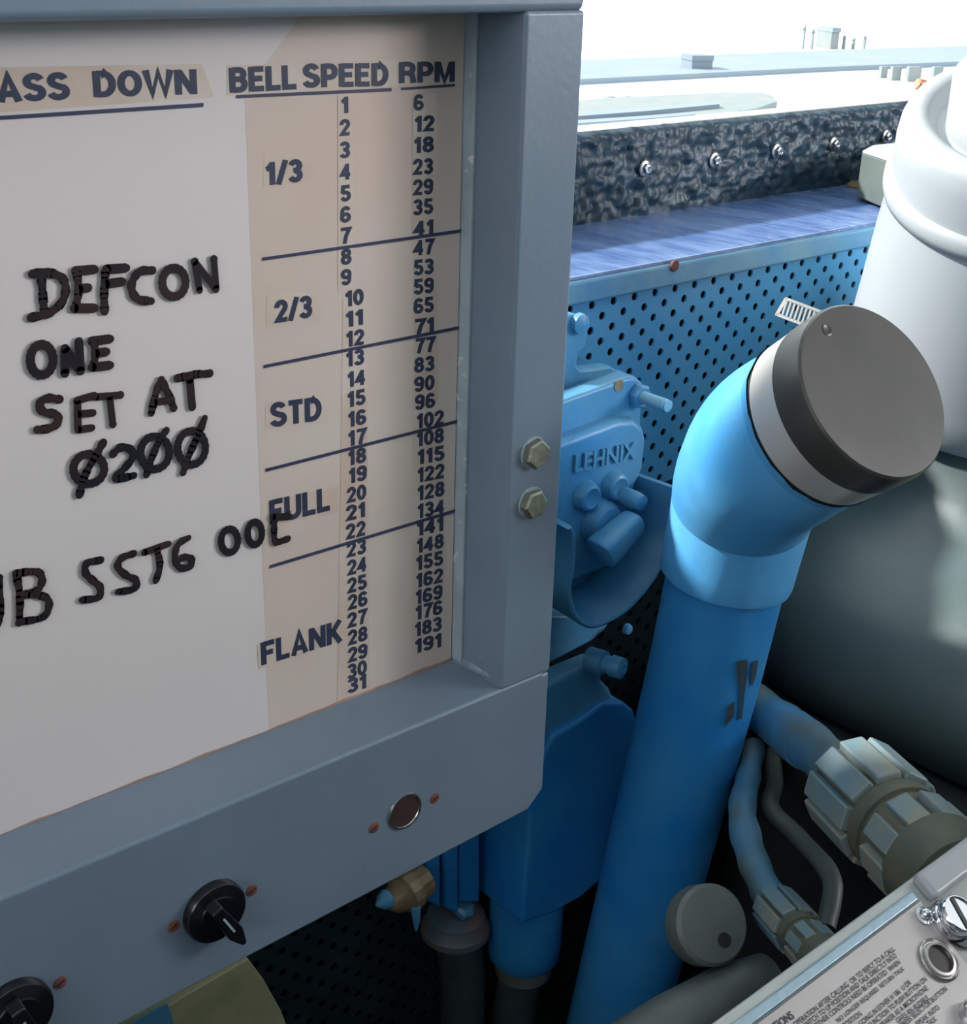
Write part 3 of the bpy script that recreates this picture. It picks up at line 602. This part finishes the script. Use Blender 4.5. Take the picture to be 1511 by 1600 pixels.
# bosses
for x, y, r in [(430, 880, 0.0085), (235, 950, 0.0085)]:
    c_ = yp(x, y, YD - 0.004)
    MB().lathe(c_, (0, -1, 0), [(r * 1.25, 0), (r * 1.1, 0.004), (r, 0.0065), (r * 0.8, 0.0075), (r * 0.45, 0.006), (0, 0.005)], 24).build('boss', m_blue_dev, fp)
hub = yp(330, 1130, YD - 0.004)
MB().lathe(hub, (0, -1, 0), [(0.0165, 0), (0.015, 0.006), (0.012, 0.011), (0.009, 0.012), (0, 0.012)], 28).build('spindle_hub', m_blue_dev, sh_)
h0 = yp(600, 1110, YD - 0.026); h1 = yp(330, 1370, YD - 0.026); hm = (h0 + h1) / 2; dd = (h1 - h0).normalized(); pp_ = dd.cross(V((0, -1, 0))).normalized()
lv = MB(); rs = []
for t, w_, d_ in [(0, .0045, .006), (.06, .0075, .008), (.2, .0085, .009), (.4, .009, .0095), (.62, .0095, .0100), (.82, .0105, .011), (.95, .0100, .0105), (1.0, .0060, .007)]:
    c_ = h0.lerp(h1, t)
    rs.append([c_ + pp_ * w_ * math.copysign(abs(math.cos(a_)) ** .6, math.cos(a_)) + V((0, -1, 0)) * d_ * math.copysign(abs(math.sin(a_)) ** .6, math.sin(a_)) for a_ in [2 * math.pi * i / 20 for i in range(20)]])
lv.rings(rs); lv.obox(hm + V((0, 0.010, 0)), dd * 0.008, V((0, 0.012, 0)), pp_ * 0.005)
lever = lv.build('lever', m_blue_dev, sh_, bevel=0.001, smooth=60, label='blue turning lever on its spindle')
kn = yp(600, 990, YD - 0.022)
MB().tube([kn + V((0, 0.02, 0)), kn + V((0, 0.006, 0)), kn, kn + V((0, -0.005, 0)), kn + V((0, -0.007, 0))], [0.006, 0.006, 0.0062, 0.005, 0.001], 16).build('lever_stop', m_blue_dev, sh_)
# guard cup: a U-shaped wall standing out from the plate
Z2 = lambda x, y: (840 + x / 2.6675, 460 + y / 2.6675)
def g2(x, y, Y): a_, b_ = Z2(x, y); return onY(a_, b_, Y)
outl = [(592, 812), (590, 900), (572, 1010), (535, 1110), (470, 1215), (395, 1300), (310, 1360), (235, 1385), (180, 1365), (148, 1310), (138, 1240), (146, 1170), (154, 1090), (152, 1010), (138, 975)]
YG = 0.536
op = smooth_path([g2(x, y, YG) for x, y in outl], 4); cen = sum(op, V()) / len(op)
gm = MB(); rs = []
for i, p in enumerate(op):
    t = (op[min(i + 1, len(op) - 1)] - op[max(i - 1, 0)]).normalized(); nr = t.cross(V((0, 1, 0))).normalized()
    if nr.dot(p - cen) < 0: nr = -nr
    bk = 0.055; f0 = 0.0 if i > 6 else 0.0035 * (6 - i) / 6
    rs.append([p + nr * 0.0016 + V((0, f0 + 0.001, 0)), p + V((0, f0, 0)), p - nr * 0.0016 + V((0, f0 + 0.001, 0)), p - nr * 0.0052 + V((0, bk, 0)), p - nr * 0.0015 + V((0, bk, 0))])
gm.rings(rs).build('guard_cup', mat('cup_blue_paint', (76, 136, 166), 0.4, rgb2=(52, 118, 160), scale=24, bump=0.3, bscale=140), sh_, smooth=60, label='U shaped blue guard around the lever')
# stud and nut on the flange corner, cap hole, top bracket
sA = yp(600, 255, 0.578); sd_ = V((0, -1, 0))
sx = (yp(790, 325, 0.55) - sA).normalized()
rs_ = MB().lathe(sA, (0, -1, 0), [(0.0, 0), (0.0085, 0), (0.0085, 0.005), (0.0075, 0.006), (0, 0.006)], 6).build('stud_nut', m_blue_dev, sh_, bevel=0.0008)
prof = [(0.0, 0.0)]
for k in range(11): prof += [(0.0042, 0.006 + k * 0.0019), (0.0034, 0.00695 + k * 0.0019)]
prof += [(0.004, 0.0275), (0.0, 0.028)]
MB().lathe(sA, (0, -1, 0), prof, 16).build('threaded_stud', mat('stud_blue_steel', (130, 176, 200), 0.35, metal=0.3), sh_, smooth=20)
MB().lathe(yp(475, 190, 0.578), (0, -1, 0), [(0, 0), (0.0042, 0), (0.0042, 0.0005), (0, 0.0006)], 14).build('screw_hole', m_brass, sh_)
tb = MB(); tb.prism([onY(x, y, 0.606) for x, y in [(860, 488), (905, 492), (916, 506), (919, 528), (915, 545), (905, 552), (902, 572), (908, 578), (930, 576), (955, 572), (980, 590), (860, 625)]], (0, 0.012, 0)).build('top_bracket', m_blue_dev, sh_, bevel=0.002)
MB().lathe(onY(903, 505, 0.606), (0, -1, 0), [(0, 0), (0.007, 0), (0.0065, 0.004), (0, 0.006)], 16).build('rivet', m_blue_dev, sh_)
# base flange below cup
MB().prism([onY(x, y, 0.582) for x, y in [(820, 1052), (872, 1030), (925, 1002), (945, 985), (960, 962), (820, 962)]], (0, 0.03, 0)).build('base_flange', m_blue_dev, sh_, bevel=0.002)

# ================================================================ BLUE JUNCTION BOX
jb = thing('junction_box', V((0.57, 0.57, -0.65)), 'deep blue junction box with rounded drum below, under the switch housing', 'box')
Z8 = lambda x, y: (560 + x / 2.5, 960 + y / 2.5)
def j8(x, y, Y): a_, b_ = Z8(x, y); return onY(a_, b_, Y)
YJ = 0.556
pl = [(640, 1213), (770, 1165), (870, 1108), (955, 1035), (1010, 960), (1052, 740), (1090, 420), (1078, 375), (1040, 345), (960, 350), (860, 420), (765, 470), (700, 600), (672, 760)]
MB().prism([j8(x, y, YJ) for x, y in pl], (0, 0.062, 0)).build('body', m_blue_deep, jb, bevel=0.003, seg=3)
MB().prism([j8(x, y, YJ + 0.006) for x, y in [(765, 470), (860, 425), (1010, 345), (985, 290), (955, 260), (950, 180), (770, 255), (700, 300), (700, 500)]], (0, 0.018, 0)).build('neck', m_blue_dev, jb, bevel=0.004, seg=3)
# cover bolt
bc = j8(950, 200, YJ - 0.006); MB().lathe(bc + V((0, 0.012, 0)), (0.25, -1, 0.05), [(0, 0), (0.0085, 0), (0.0085, 0.012), (0.006, 0.013), (0.006, 0.018), (0.0075, 0.018), (0.0072, 0.026), (0.003, 0.0275), (0, 0.026)], 14).build('cover_bolt', m_blue_dev, jb)
cs0 = j8(1046, 55, 0.57); MB().lathe(cs0, (0, -1, 0), [(0, 0), (0.004, 0), (0.0035, 0.003), (0, 0.004)], 12).build('screw_head', m_blue_dev, jb)
# flanges at the left side
for x0_, x1_, ya, yb_ in [(262, 322, 900, 1150), (336, 392, 880, 1175)]:
    MB().prism([j8(x0_, ya, YJ + 0.03), j8(x1_, ya - 20, YJ + 0.03), j8(x1_, yb_, YJ + 0.03), j8(x0_ + 6, yb_ - 25, YJ + 0.03)], (0, 0.03, 0)).build('side_flange', m_blue_deep, jb, bevel=0.002)
MB().prism([j8(x, y, YJ + 0.034) for x, y in [(392, 830), (470, 800), (470, 1120), (392, 1120)]], (0, 0.03, 0)).build('flange_core', m_blue_deep, jb)
dc = V((0.531, YJ + 0.028, 0)); ctr = onY(822, 1425, YJ + 0.028)
MB().lathe(V((ctr.x, YJ + 0.028, ctr.z)), (0, 0, -1), [(0.0, -0.02), (0.027, -0.02), (0.027, 0.022), (0.0265, 0.036), (0.022, 0.042), (0.0, 0.043)], 36).build('drum', m_blue_deep, jb)
# hub with conduit under the flanges
hc = j8(380, 1206, YJ + 0.052)
hb = thing('conduit', hc - V((0, 0, 0.3)), 'dark grey conduit with ringed collar under the blue box', 'pipe')
MB().lathe(hc + V((0, 0, 0.012)), (0, 0, -1), [(0, 0), (0.014, 0), (0.021, 0.004), (0.023, 0.012), (0.025, 0.014), (0.025, 0.019), (0.021, 0.021), (0.017, 0.026)], 32).build('collar', mat('grimy_collar', (70, 96, 110), 0.5, rgb2=(110, 88, 74), scale=40, bump=0.5), hb)
MB().lathe(hc + V((0, -0.008, 0.016)), (0, -0.5, 1), [(0, 0), (0.008, 0), (0.008, 0.005), (0.005, 0.0075), (0, 0.008)], 6).build('collar_nut', m_blue_dev, hb, bevel=0.0008)
MB().tube([hc + V((0, 0, 0)), hc + V((0.008, 0, -0.05)), hc + V((0.015, 0.0, -0.3))], [0.0165, 0.0165, 0.0165], 24).build('tube', m_conduit, hb)
cd = thing('conduit', ctr + V((0.02, 0.03, -0.3)), 'dark grey conduit dropping from the blue drum', 'pipe')
MB().tube([V((ctr.x, YJ + 0.028, ctr.z - 0.040)), V((ctr.x, YJ + 0.035, ctr.z - 0.09)), V((ctr.x - 0.004, YJ + 0.045, ctr.z - 0.3))], 0.016, 24).build('tube', m_conduit, cd)
MB().lathe(V((ctr.x, YJ + 0.028, ctr.z - 0.043)), (0, 0, -1), [(0, 0), (0.021, 0), (0.021, 0.01), (0, 0.01)], 24).build('collar', m_olive, cd)
# small brass fitting with blue paint drip
bf = thing('brass_fitting', j8(190, 1080, 0.60), 'small brass fitting with blue paint drip left of the junction box', 'fitting')
c_ = j8(195, 1075, 0.585)
MB().lathe(c_, (-1, -0.1, -0.1), [(0, -0.014), (0.012, -0.014), (0.0125, -0.004), (0.0145, -0.003), (0.0145, 0.005), (0.012, 0.007), (0.009, 0.014), (0.005, 0.018), (0, 0.018)], 14).build('body', m_brass, bf, smooth=25)
MB().lathe(c_ + V((-0.017, 0, 0.001)), (-1, -0.1, 0.0), [(0, 0), (0.007, 0), (0.006, 0.004), (0.001, 0.010)], 12).build('spout', m_blue_dev, bf)
MB().tube([c_ + V((-0.004, -0.013, -0.004)), c_ + V((-0.004, -0.014, -0.014)), c_ + V((-0.0035, -0.013, -0.024))], [0.0035, 0.0026, 0.0006], 10).build('paint_drip', m_blue_dev, bf)

# ================================================================ PEDESTAL (pale head, ring, flared base)
pd_ = thing('compass_pedestal', V((0.99, 0.42, -1.5)), 'large pale grey pedestal with ringed conical head at the right edge', 'pedestal')
AX = V((0.986, 0.5125, 0))
def ring(cx, cy, rx, ry, z, p=2.0, n=96):
    r = []
    for i in range(n):
        t = 2 * math.pi * i / n; c_, s_ = math.cos(t), math.sin(t)
        r.append(V((cx + rx * math.copysign(abs(c_) ** (2 / p), c_), cy + ry * math.copysign(abs(s_) ** (2 / p), s_), z)))
    return r
HT = V((-0.31, -0.18, 0.934)).normalized(); HC = W(1648, 176, 0.90); HS = 0.925
def hd(name, prof, m, **k): return MB().lathe(HC, HT, [(r * HS, h * HS) for r, h in prof], 96).build(name, m, pd_, **k)
hd('head_rim', [(0.078, -0.012), (0.086, -0.002), (0.094, 0.0), (0.100, -0.003), (0.1035, -0.010), (0.1055, -0.022), (0.106, -0.050), (0.100, -0.052)], m_whitegrey, smooth=50)
hd('head_ring', [(0.100, -0.046), (0.1085, -0.048), (0.1110, -0.052), (0.1115, -0.058), (0.110, -0.064), (0.100, -0.067)], m_whitegrey, smooth=60)
hd('head_cone', [(0.0, -0.058), (0.1065, -0.060), (0.112, -0.095), (0.119, -0.150), (0.125, -0.195), (0.1265, -0.212), (0.124, -0.222), (0.118, -0.226), (0.0, -0.226)], m_whitegrey, smooth=40)
hd('inner_drum', [(0.0, -0.02), (0.072, -0.02), (0.072, 0.024), (0.069, 0.028), (0.0, 0.028)], m_whitegrey, smooth=50)
hd('dark_well', [(0.0, -0.013), (0.086, -0.013), (0.086, -0.016), (0, -0.016)], mat('red_brown_seal', (120, 70, 66), 0.5))
b_ = [(.955, .475, .085, .085, -0.270, 2), (.955, .475, .092, .092, -0.33, 2), (.965, .47, .112, .106, -0.365, 2), (.985, .455, .150, .125, -0.388, 2.4), (1.0, .44, .20, .155, -0.400, 3),
      (1.0, .425, .235, .175, -0.425, 3.6), (1.0, .42, .252, .185, -0.450, 4), (1.0, .42, .257, .19, -0.48, 4), (1.0, .42, .252, .187, -0.51, 4), (1.0, .42, .235, .17, -0.522, 4)]
MB().rings([ring(*q_) for q_ in b_], (False, True)).build('base', m_base, pd_, smooth=60, label='grey green flared base')
MB().rings([ring(1.01, .44, .305, .19, -0.515, 6), ring(1.01, .44, .305, .19, -1.5499, 6)]).build('dark_gap_column', m_dark, pd_)  # dark mass under the base, widened so the unlit gap reads black
# copper rod from the head rim
r0 = onY(1434, 131, 0.782); r1 = onY(1520, 158, 0.782)
cr_ = thing('copper_rod', r0, 'short copper rod lying on the window sill by the pedestal rim', 'rod')
MB().tube([r0, r0 + (r1 - r0) * .02, r1], [0.004, 0.0056, 0.0056], 18).build('shaft', m_copper, cr_)
MB().tube([r0 + (r1 - r0) * -.01, r0 + (r1 - r0) * .005], 0.003, 14).build('tip', m_copper, cr_)

# block on the ledge beside the pedestal
bk = thing('window_stop_block', onZ(1385, 300, -0.2125), 'small white topped grey block on the ledge by the pedestal', 'block')
tp = [onZ(x, y, -0.170) for x, y in [(1347, 236), (1362, 228), (1480, 216), (1480, 262), (1400, 254)]]
MB().prism([p - V((0, 0, 0.040)) for p in tp], (0, 0, 0.039)).build('body', m_olive, bk, bevel=0.002)
MB().prism([p - V((0, 0, 0.003)) for p in tp], (0, 0, 0.004)).build('top_plate', m_whitegrey, bk, bevel=0.002)
f_ = [onZ(x, y, -0.2125) for x, y in [(1322, 292), (1345, 276), (1440, 296), (1440, 312), (1400, 305)]]
MB().prism(f_, (0, 0, 0.003)).build('foot_strip', m_brass, bk, bevel=0.0008)

# ================================================================ INTERCOM UNIT
PN = V((0, -0.5, 0.866)).normalized(); PO = W(1350, 1520, 0.62)
def pp2(x, y, h=0): return onP(x, y, PO + PN * h, PN)
iu = thing('intercom_unit', PO + V((0.06, 0.02, -0.16)), 'grey metal intercom unit with instruction plate in the lower right corner', 'intercom')
tx = (pp2(1398, 1483) - pp2(1250, 1598)).normalized()      # direction of the text lines
tv = PN.cross(tx).normalized()                             # up in the plate
if tv.y < 0: tv = -tv
# plate: polygon with the chamfered upper corner
A = pp2(1211, 1590); B = pp2(1439, 1406)
def loc(p): q_ = p - B; return q_.dot(tx), q_.dot(tv)
def at2(a_, b_, h=0): return B + tx * a_ + tv * b_ + PN * h
eL = loc(A)
plate_poly = [at2(-0.19, 0.0), at2(0.0, 0.0), pp2(1457, 1437), pp2(1500, 1491), pp2(1560, 1570), at2(0.03, -0.10), at2(-0.19, -0.10)]
MB().prism([p - PN * 0.0012 for p in plate_poly], PN * 0.0012).build('instruction_plate', m_plate, iu, bevel=0.0004, smooth=30, label='etched metal plate of operating instructions')
# case: bezel step then sloping edge
def bar(a0_, a1_, b0_, b1_, h0_, h1_): return MB().prism([at2(a0_, b0_, h0_), at2(a1_, b0_, h0_), at2(a1_, b1_, h0_), at2(a0_, b1_, h0_)], PN * (h1_ - h0_))
bar(-0.20, 0.18, -0.14, 0.0105, -0.030, -0.0013).build('case', m_case, iu, bevel=0.0022, seg=3)
bar(-0.20, -0.0015, 0.0006, 0.0056, -0.002, 0.0012).build('plate_rail', mat('satin_blue_steel', (150, 170, 182), 0.28, metal=0.6, bump=0.2), iu, bevel=0.001, seg=2)
bar(0.004, 0.18, -0.004, 0.0105, -0.002, 0.006).build('lid', m_whitegrey, iu, bevel=0.003, seg=4)
bar(-0.20, 0.18, -0.12, 0.0090, -0.048, -0.0305).build('rear_housing', m_olive, iu, bevel=0.003, seg=3)
LN = [((1212 + 195 / 5.037), 1380 + 1098 / 5.037, 1211 + 945 / 5.037, 1380 + 513 / 5.037, 'OPERATION AFTER CALLING  OR TO REPLY TO A CALL', 'ERATION AFTER CALLING  OR TO REPLY TO A CALL')]
def line(txt, xa, ya, xb, yb_, hpx, left=0.0, bold=0.012):
    """xa,ya..xb,yb_ are points of the 5.037x detail view; baseline ends"""
    O = pp2(1211 + xa / 5.037, 1380 + ya / 5.037, 0.0003); R_ = pp2(1211 + xb / 5.037, 1380 + yb_ / 5.037, 0.0003)
    letter(MB(), txt, O, R_ - O, tv * hpx, bold).build('engraved_line', mat_ink2, iu, smooth=0)
mat_ink2 = mat('plate_ink', (60, 58, 66), 0.6)
H_ = 0.0023
line('OPERATION AFTER CALLING  OR TO REPLY TO A CALL', 165, 1135, 950, 528, H_)
line('SWITCH TO UP POSITION AND TALK DIRECTLY INTO', 235, 1150, 966, 580, H_)
line('OTHER CONTROLS NEED BE OPERATED  WHEN', 330, 1142, 994, 632, H_)
line('NO LONGER REQUIRED  RETURN TALK', 505, 1105, 1028, 686, H_)
line('POSITION', 555, 1140, 690, 1038, H_)
line('GOING IN EITHER H 186  U OR', 680, 1128, 1080, 790, H_)
line('FUNCTION TO PUSH BUTTON ON', 760, 1138, 1203, 765, H_)
line('SPEAKER AS A MICROPHONE', 840, 1148, 1212, 835, H_)
line('GIVES AN AUDIBLE', 975, 1105, 1218, 912, H_)
line('PRESS SELECTOR BUTTON', 1010, 1142, 1362, 842, H_)
line('SPEAK INTO', 1130, 1130, 1302, 988, H_)
line('TALK', 1215, 1128, 1282, 1078, H_)
line('INSTRUCTIONS', -190, 1310, 160, 1058, 0.0036, bold=0.02)
# socket
s0 = pp2(1466, 1501)
sk = MB().lathe(s0, PN, [(0.0066, 0.0), (0.0105, 0.0), (0.0105, 0.0012), (0.0098, 0.0018), (0.0090, 0.0008), (0.0084, 0.0008), (0.0080, 0.0022), (0.0068, 0.0024), (0.0064, 0.0004)], 40).build('socket', m_stainless, iu, smooth=25, label='round metal socket')
MB().lathe(s0, PN, [(0, 0.0003), (0.0066, 0.0003), (0.0066, 0.0006), (0, 0.0006)], 24).build('socket_well', mat('brown_well', (44, 30, 28), 0.4), sk)
# acorn nut and large slotted knurled screw
n0 = pp2(1443, 1431)
an = MB().lathe(n0, PN, [(0, 0), (0.0046, 0), (0.0046, 0.0008), (0.0032, 0.0012), (0.0030, 0.003), (0.0022, 0.0044), (0.0008, 0.0052), (0, 0.0053)], 24).build('acorn_nut', m_chrome, iu)
k0 = pp2(1484, 1440)
ks = MB().lathe(k0, PN, [(0, 0), (0.0105, 0), (0.0108, 0.002), (0.0104, 0.004), (0.0098, 0.0045), (0.0102, 0.006), (0.0098, 0.008), (0.0088, 0.0095), (0.0084, 0.0095), (0.0082, 0.0085), (0, 0.0085)], 40).build('retaining_screw', m_chrome, iu, smooth=30, label='big chrome slotted screw')
MB().obox(k0 + PN * 0.0088, (tx * 0.3 + tv).normalized() * 0.0080, PN * 0.0003, (tv * -0.3 + tx).normalized() * 0.0011).build('screw_slot', m_black, ks)
MB().lathe(k0 - PN * 0.0001 + tx * 0.004 - tv * 0.003, PN, [(0, 0), (0.0128, 0), (0.0128, 0.0015), (0, 0.0016)], 32).build('painted_shadow_disc', m_black, ks)  # black disc set off-centre paints the shadow around the screw
c0 = pp2(1520, 1590); MB().lathe(c0, PN, [(0, 0), (0.0075, 0), (0.0075, 0.004), (0.006, 0.006), (0, 0.0065)], 30).build('corner_knob', m_chrome, iu)

# ================================================================ CABLES AND GLANDS
def gland(pa, pb, R_, lab, lugs=10, Lf=0.46):
    g = thing('cable_gland', pb, lab, 'cable gland'); ax = (pb - pa).normalized(); L_ = (pb - pa).length
    a_ = ax.orthogonal().normalized(); b2 = ax.cross(a_)
    MB().lathe(pa, ax, [(R_ * 0.55, -0.002), (R_ * 0.84, 0.0), (R_ * 0.86, L_ * Lf), (R_ * 0.90, L_ * Lf), (R_ * 0.90, L_ * (Lf + .1)), (R_ * 0.82, L_ * (Lf + .1)), (R_ * 0.82, L_ * 0.86), (R_ * 0.95, L_ * 0.86), (R_ * 0.93, L_ * 1.12), (R_ * 0.5, L_ * 1.12)], 28).build('core', m_glandlow, g)
    for k in range(lugs):
        t = 2 * math.pi * (k + 0.5) / lugs; rd = a_ * math.cos(t) + b2 * math.sin(t); tg = ax.cross(rd)
        MB().obox(pa + ax * L_ * Lf * 0.5 + rd * R_ * 0.9, ax * L_ * Lf * 0.48, rd * R_ * 0.10, tg * R_ * math.sin(math.pi / lugs) * 0.80).build('lug', m_gland if k % 3 else m_glandpale, g, bevel=R_ * 0.05)
    for k in range(9):
        t = 2 * math.pi * (k + 0.2) / 9; rd = a_ * math.cos(t) + b2 * math.sin(t); tg = ax.cross(rd)
        MB().obox(pa + ax * L_ * (Lf + .29) + rd * R_ * 0.86, ax * L_ * 0.12, rd * R_ * 0.10, tg * R_ * 0.22).build('lower_lug', m_gland if k % 2 else m_glandpale, g, bevel=R_ * 0.04)
    return g
ga = W(1330, 1224, 0.83); gb = W(1478, 1368, 0.735)
gland(ga, gb, 0.0315, 'large painted cable gland with square lugs behind the intercom unit')
cb = thing('cable', W(1180, 1095, 0.93), 'thick blue splashed cable running from the pipe to the large gland', 'cable')
cp = smooth_path([W(1100, 1050, 0.985), W(1195, 1115, 0.945), W(1265, 1165, 0.89), ga + (gb - ga) * 0.05], 8)
MB().tube(cp, [0.0155 + 0.0007 * math.sin(i * 1.3) for i in range(len(cp))], 24, 0.0008).build('sheath', m_cable, cb, smooth=80)
tc0 = W(1238, 1147, 0.912); MB().tube([tc0, W(1250, 1156, 0.902), W(1262, 1165, 0.892)], 0.0168, 24, 0.0005).build('tape_wrap', m_cable, cb, smooth=80)
g2a = W(1212, 1418, 0.80); g2b = W(1292, 1506, 0.725)
gland(g2a, g2b, 0.0142, 'small painted cable gland behind the intercom unit, lower left of the large one', 8, 0.48)
cb2 = thing('cable', W(1163, 1180, 0.9), 'thin grey blue cable bending down to the small gland', 'cable')
cp = smooth_path([W(1180, 1165, 0.94), W(1169, 1215, 0.912), W(1160, 1268, 0.87), W(1172, 1330, 0.845), W(1196, 1390, 0.815), g2a + (g2b - g2a) * .1], 8)
MB().tube(cp, [0.0070 + 0.0025 * min(1, i / 20) + 0.0004 * math.sin(i) for i in range(len(cp))], 18, 0.0006).build('sheath', m_cable, cb2, smooth=80)
cb3 = thing('cable', W(1180, 1180, 0.95), 'thin dark cable branching behind the thin grey blue one', 'cable')
cp = smooth_path([W(1206, 1172, 0.945), W(1210, 1225, 0.928), W(1205, 1265, 0.90), W(1250, 1310, 0.88), W(1300, 1375, 0.84), W(1290, 1450, 0.82)], 8)
MB().tube(cp, 0.006, 14, 0.0005).build('sheath', m_olive, cb3, smooth=80)

# rounded lug on a bar in front of the dark gap
lgk = thing('bracket_arm', W(1109, 1442, 0.80), 'rusty rounded grey bracket lug with a hole beside the small gland', 'bracket')
lc = W(1108, 1445, 0.775); nrm = (V((-0.2, -0.75, 0.63))).normalized()
MB().lathe(lc, nrm, [(0, -0.012), (0.0215, -0.012), (0.0225, -0.010), (0.0225, 0.003), (0.0205, 0.0055), (0.0, 0.0058)], 40).build('lug', m_olive, lgk, smooth=35)
lh = onP(1132, 1469, lc + nrm * 0.0058, nrm)
MB().lathe(lh, nrm, [(0, -.001), (0.0042, -.001), (0.0042, 0.0003), (0, 0.0004)], 16).build('lug_hole', m_dark, lgk)
MB().tube([W(930, 1690, 0.74), W(1050, 1615, 0.755), W(1140, 1558, 0.775), W(1200, 1522, 0.79)], [0.021, 0.021, 0.0185, 0.013], 28, 0.0008).build('arm', m_olive, lgk, smooth=70)

# desk block added out of view to keep low rear light off the gap
con = thing('shade_console', (0.4, 0.05, ZF), 'unseen grey block added in front of the window wall to shade the gap', 'shade_console')
MB().box((-0.9, -0.15, ZF), (0.64, 0.28, -0.565)).build('shade_cabinet', m_shade_block, con, bevel=0.01)
MB().box((-0.92, -0.17, -0.565), (0.66, 0.29, -0.545)).build('top', m_shade_block, con, bevel=0.004)

cab = thing('side_shade_cabinet', (-0.5, 0.4, ZF), 'unseen grey block added under the board to shade the gap from the left', 'shade_cabinet')  # added out of view to stop light reaching the gap from the left
MB().box((-1.2, 0.32, ZF), (0.09, 0.640, -0.485)).box((-1.2, 0.545, -0.484), (0.09, 0.640, -0.25)).build('body', m_shade_block, cab, bevel=0.004)
MB().box((-1.2, 0.305, ZF + 0.1), (-0.05, 0.320, -0.53)).build('door', m_shade_block, cab, bevel=0.003)

rk = thing('rear_shade_rack', (0.3, -0.7, ZF), 'unseen grey block added behind the camera to cut low rear light', 'shade_rack')  # added behind the camera to block low light from the rear
MB().box((-0.5, -1.0, ZF), (1.6, -0.55, 0.13)).build('shade_cabinet', m_shade_block, rk, bevel=0.008)
for i in range(3): MB().box((-0.45 + i * 0.59, -0.55, ZF + 0.15), (0.09 + i * 0.59, -0.535, 0.05)).build('door', m_shade_block, rk, bevel=0.003)
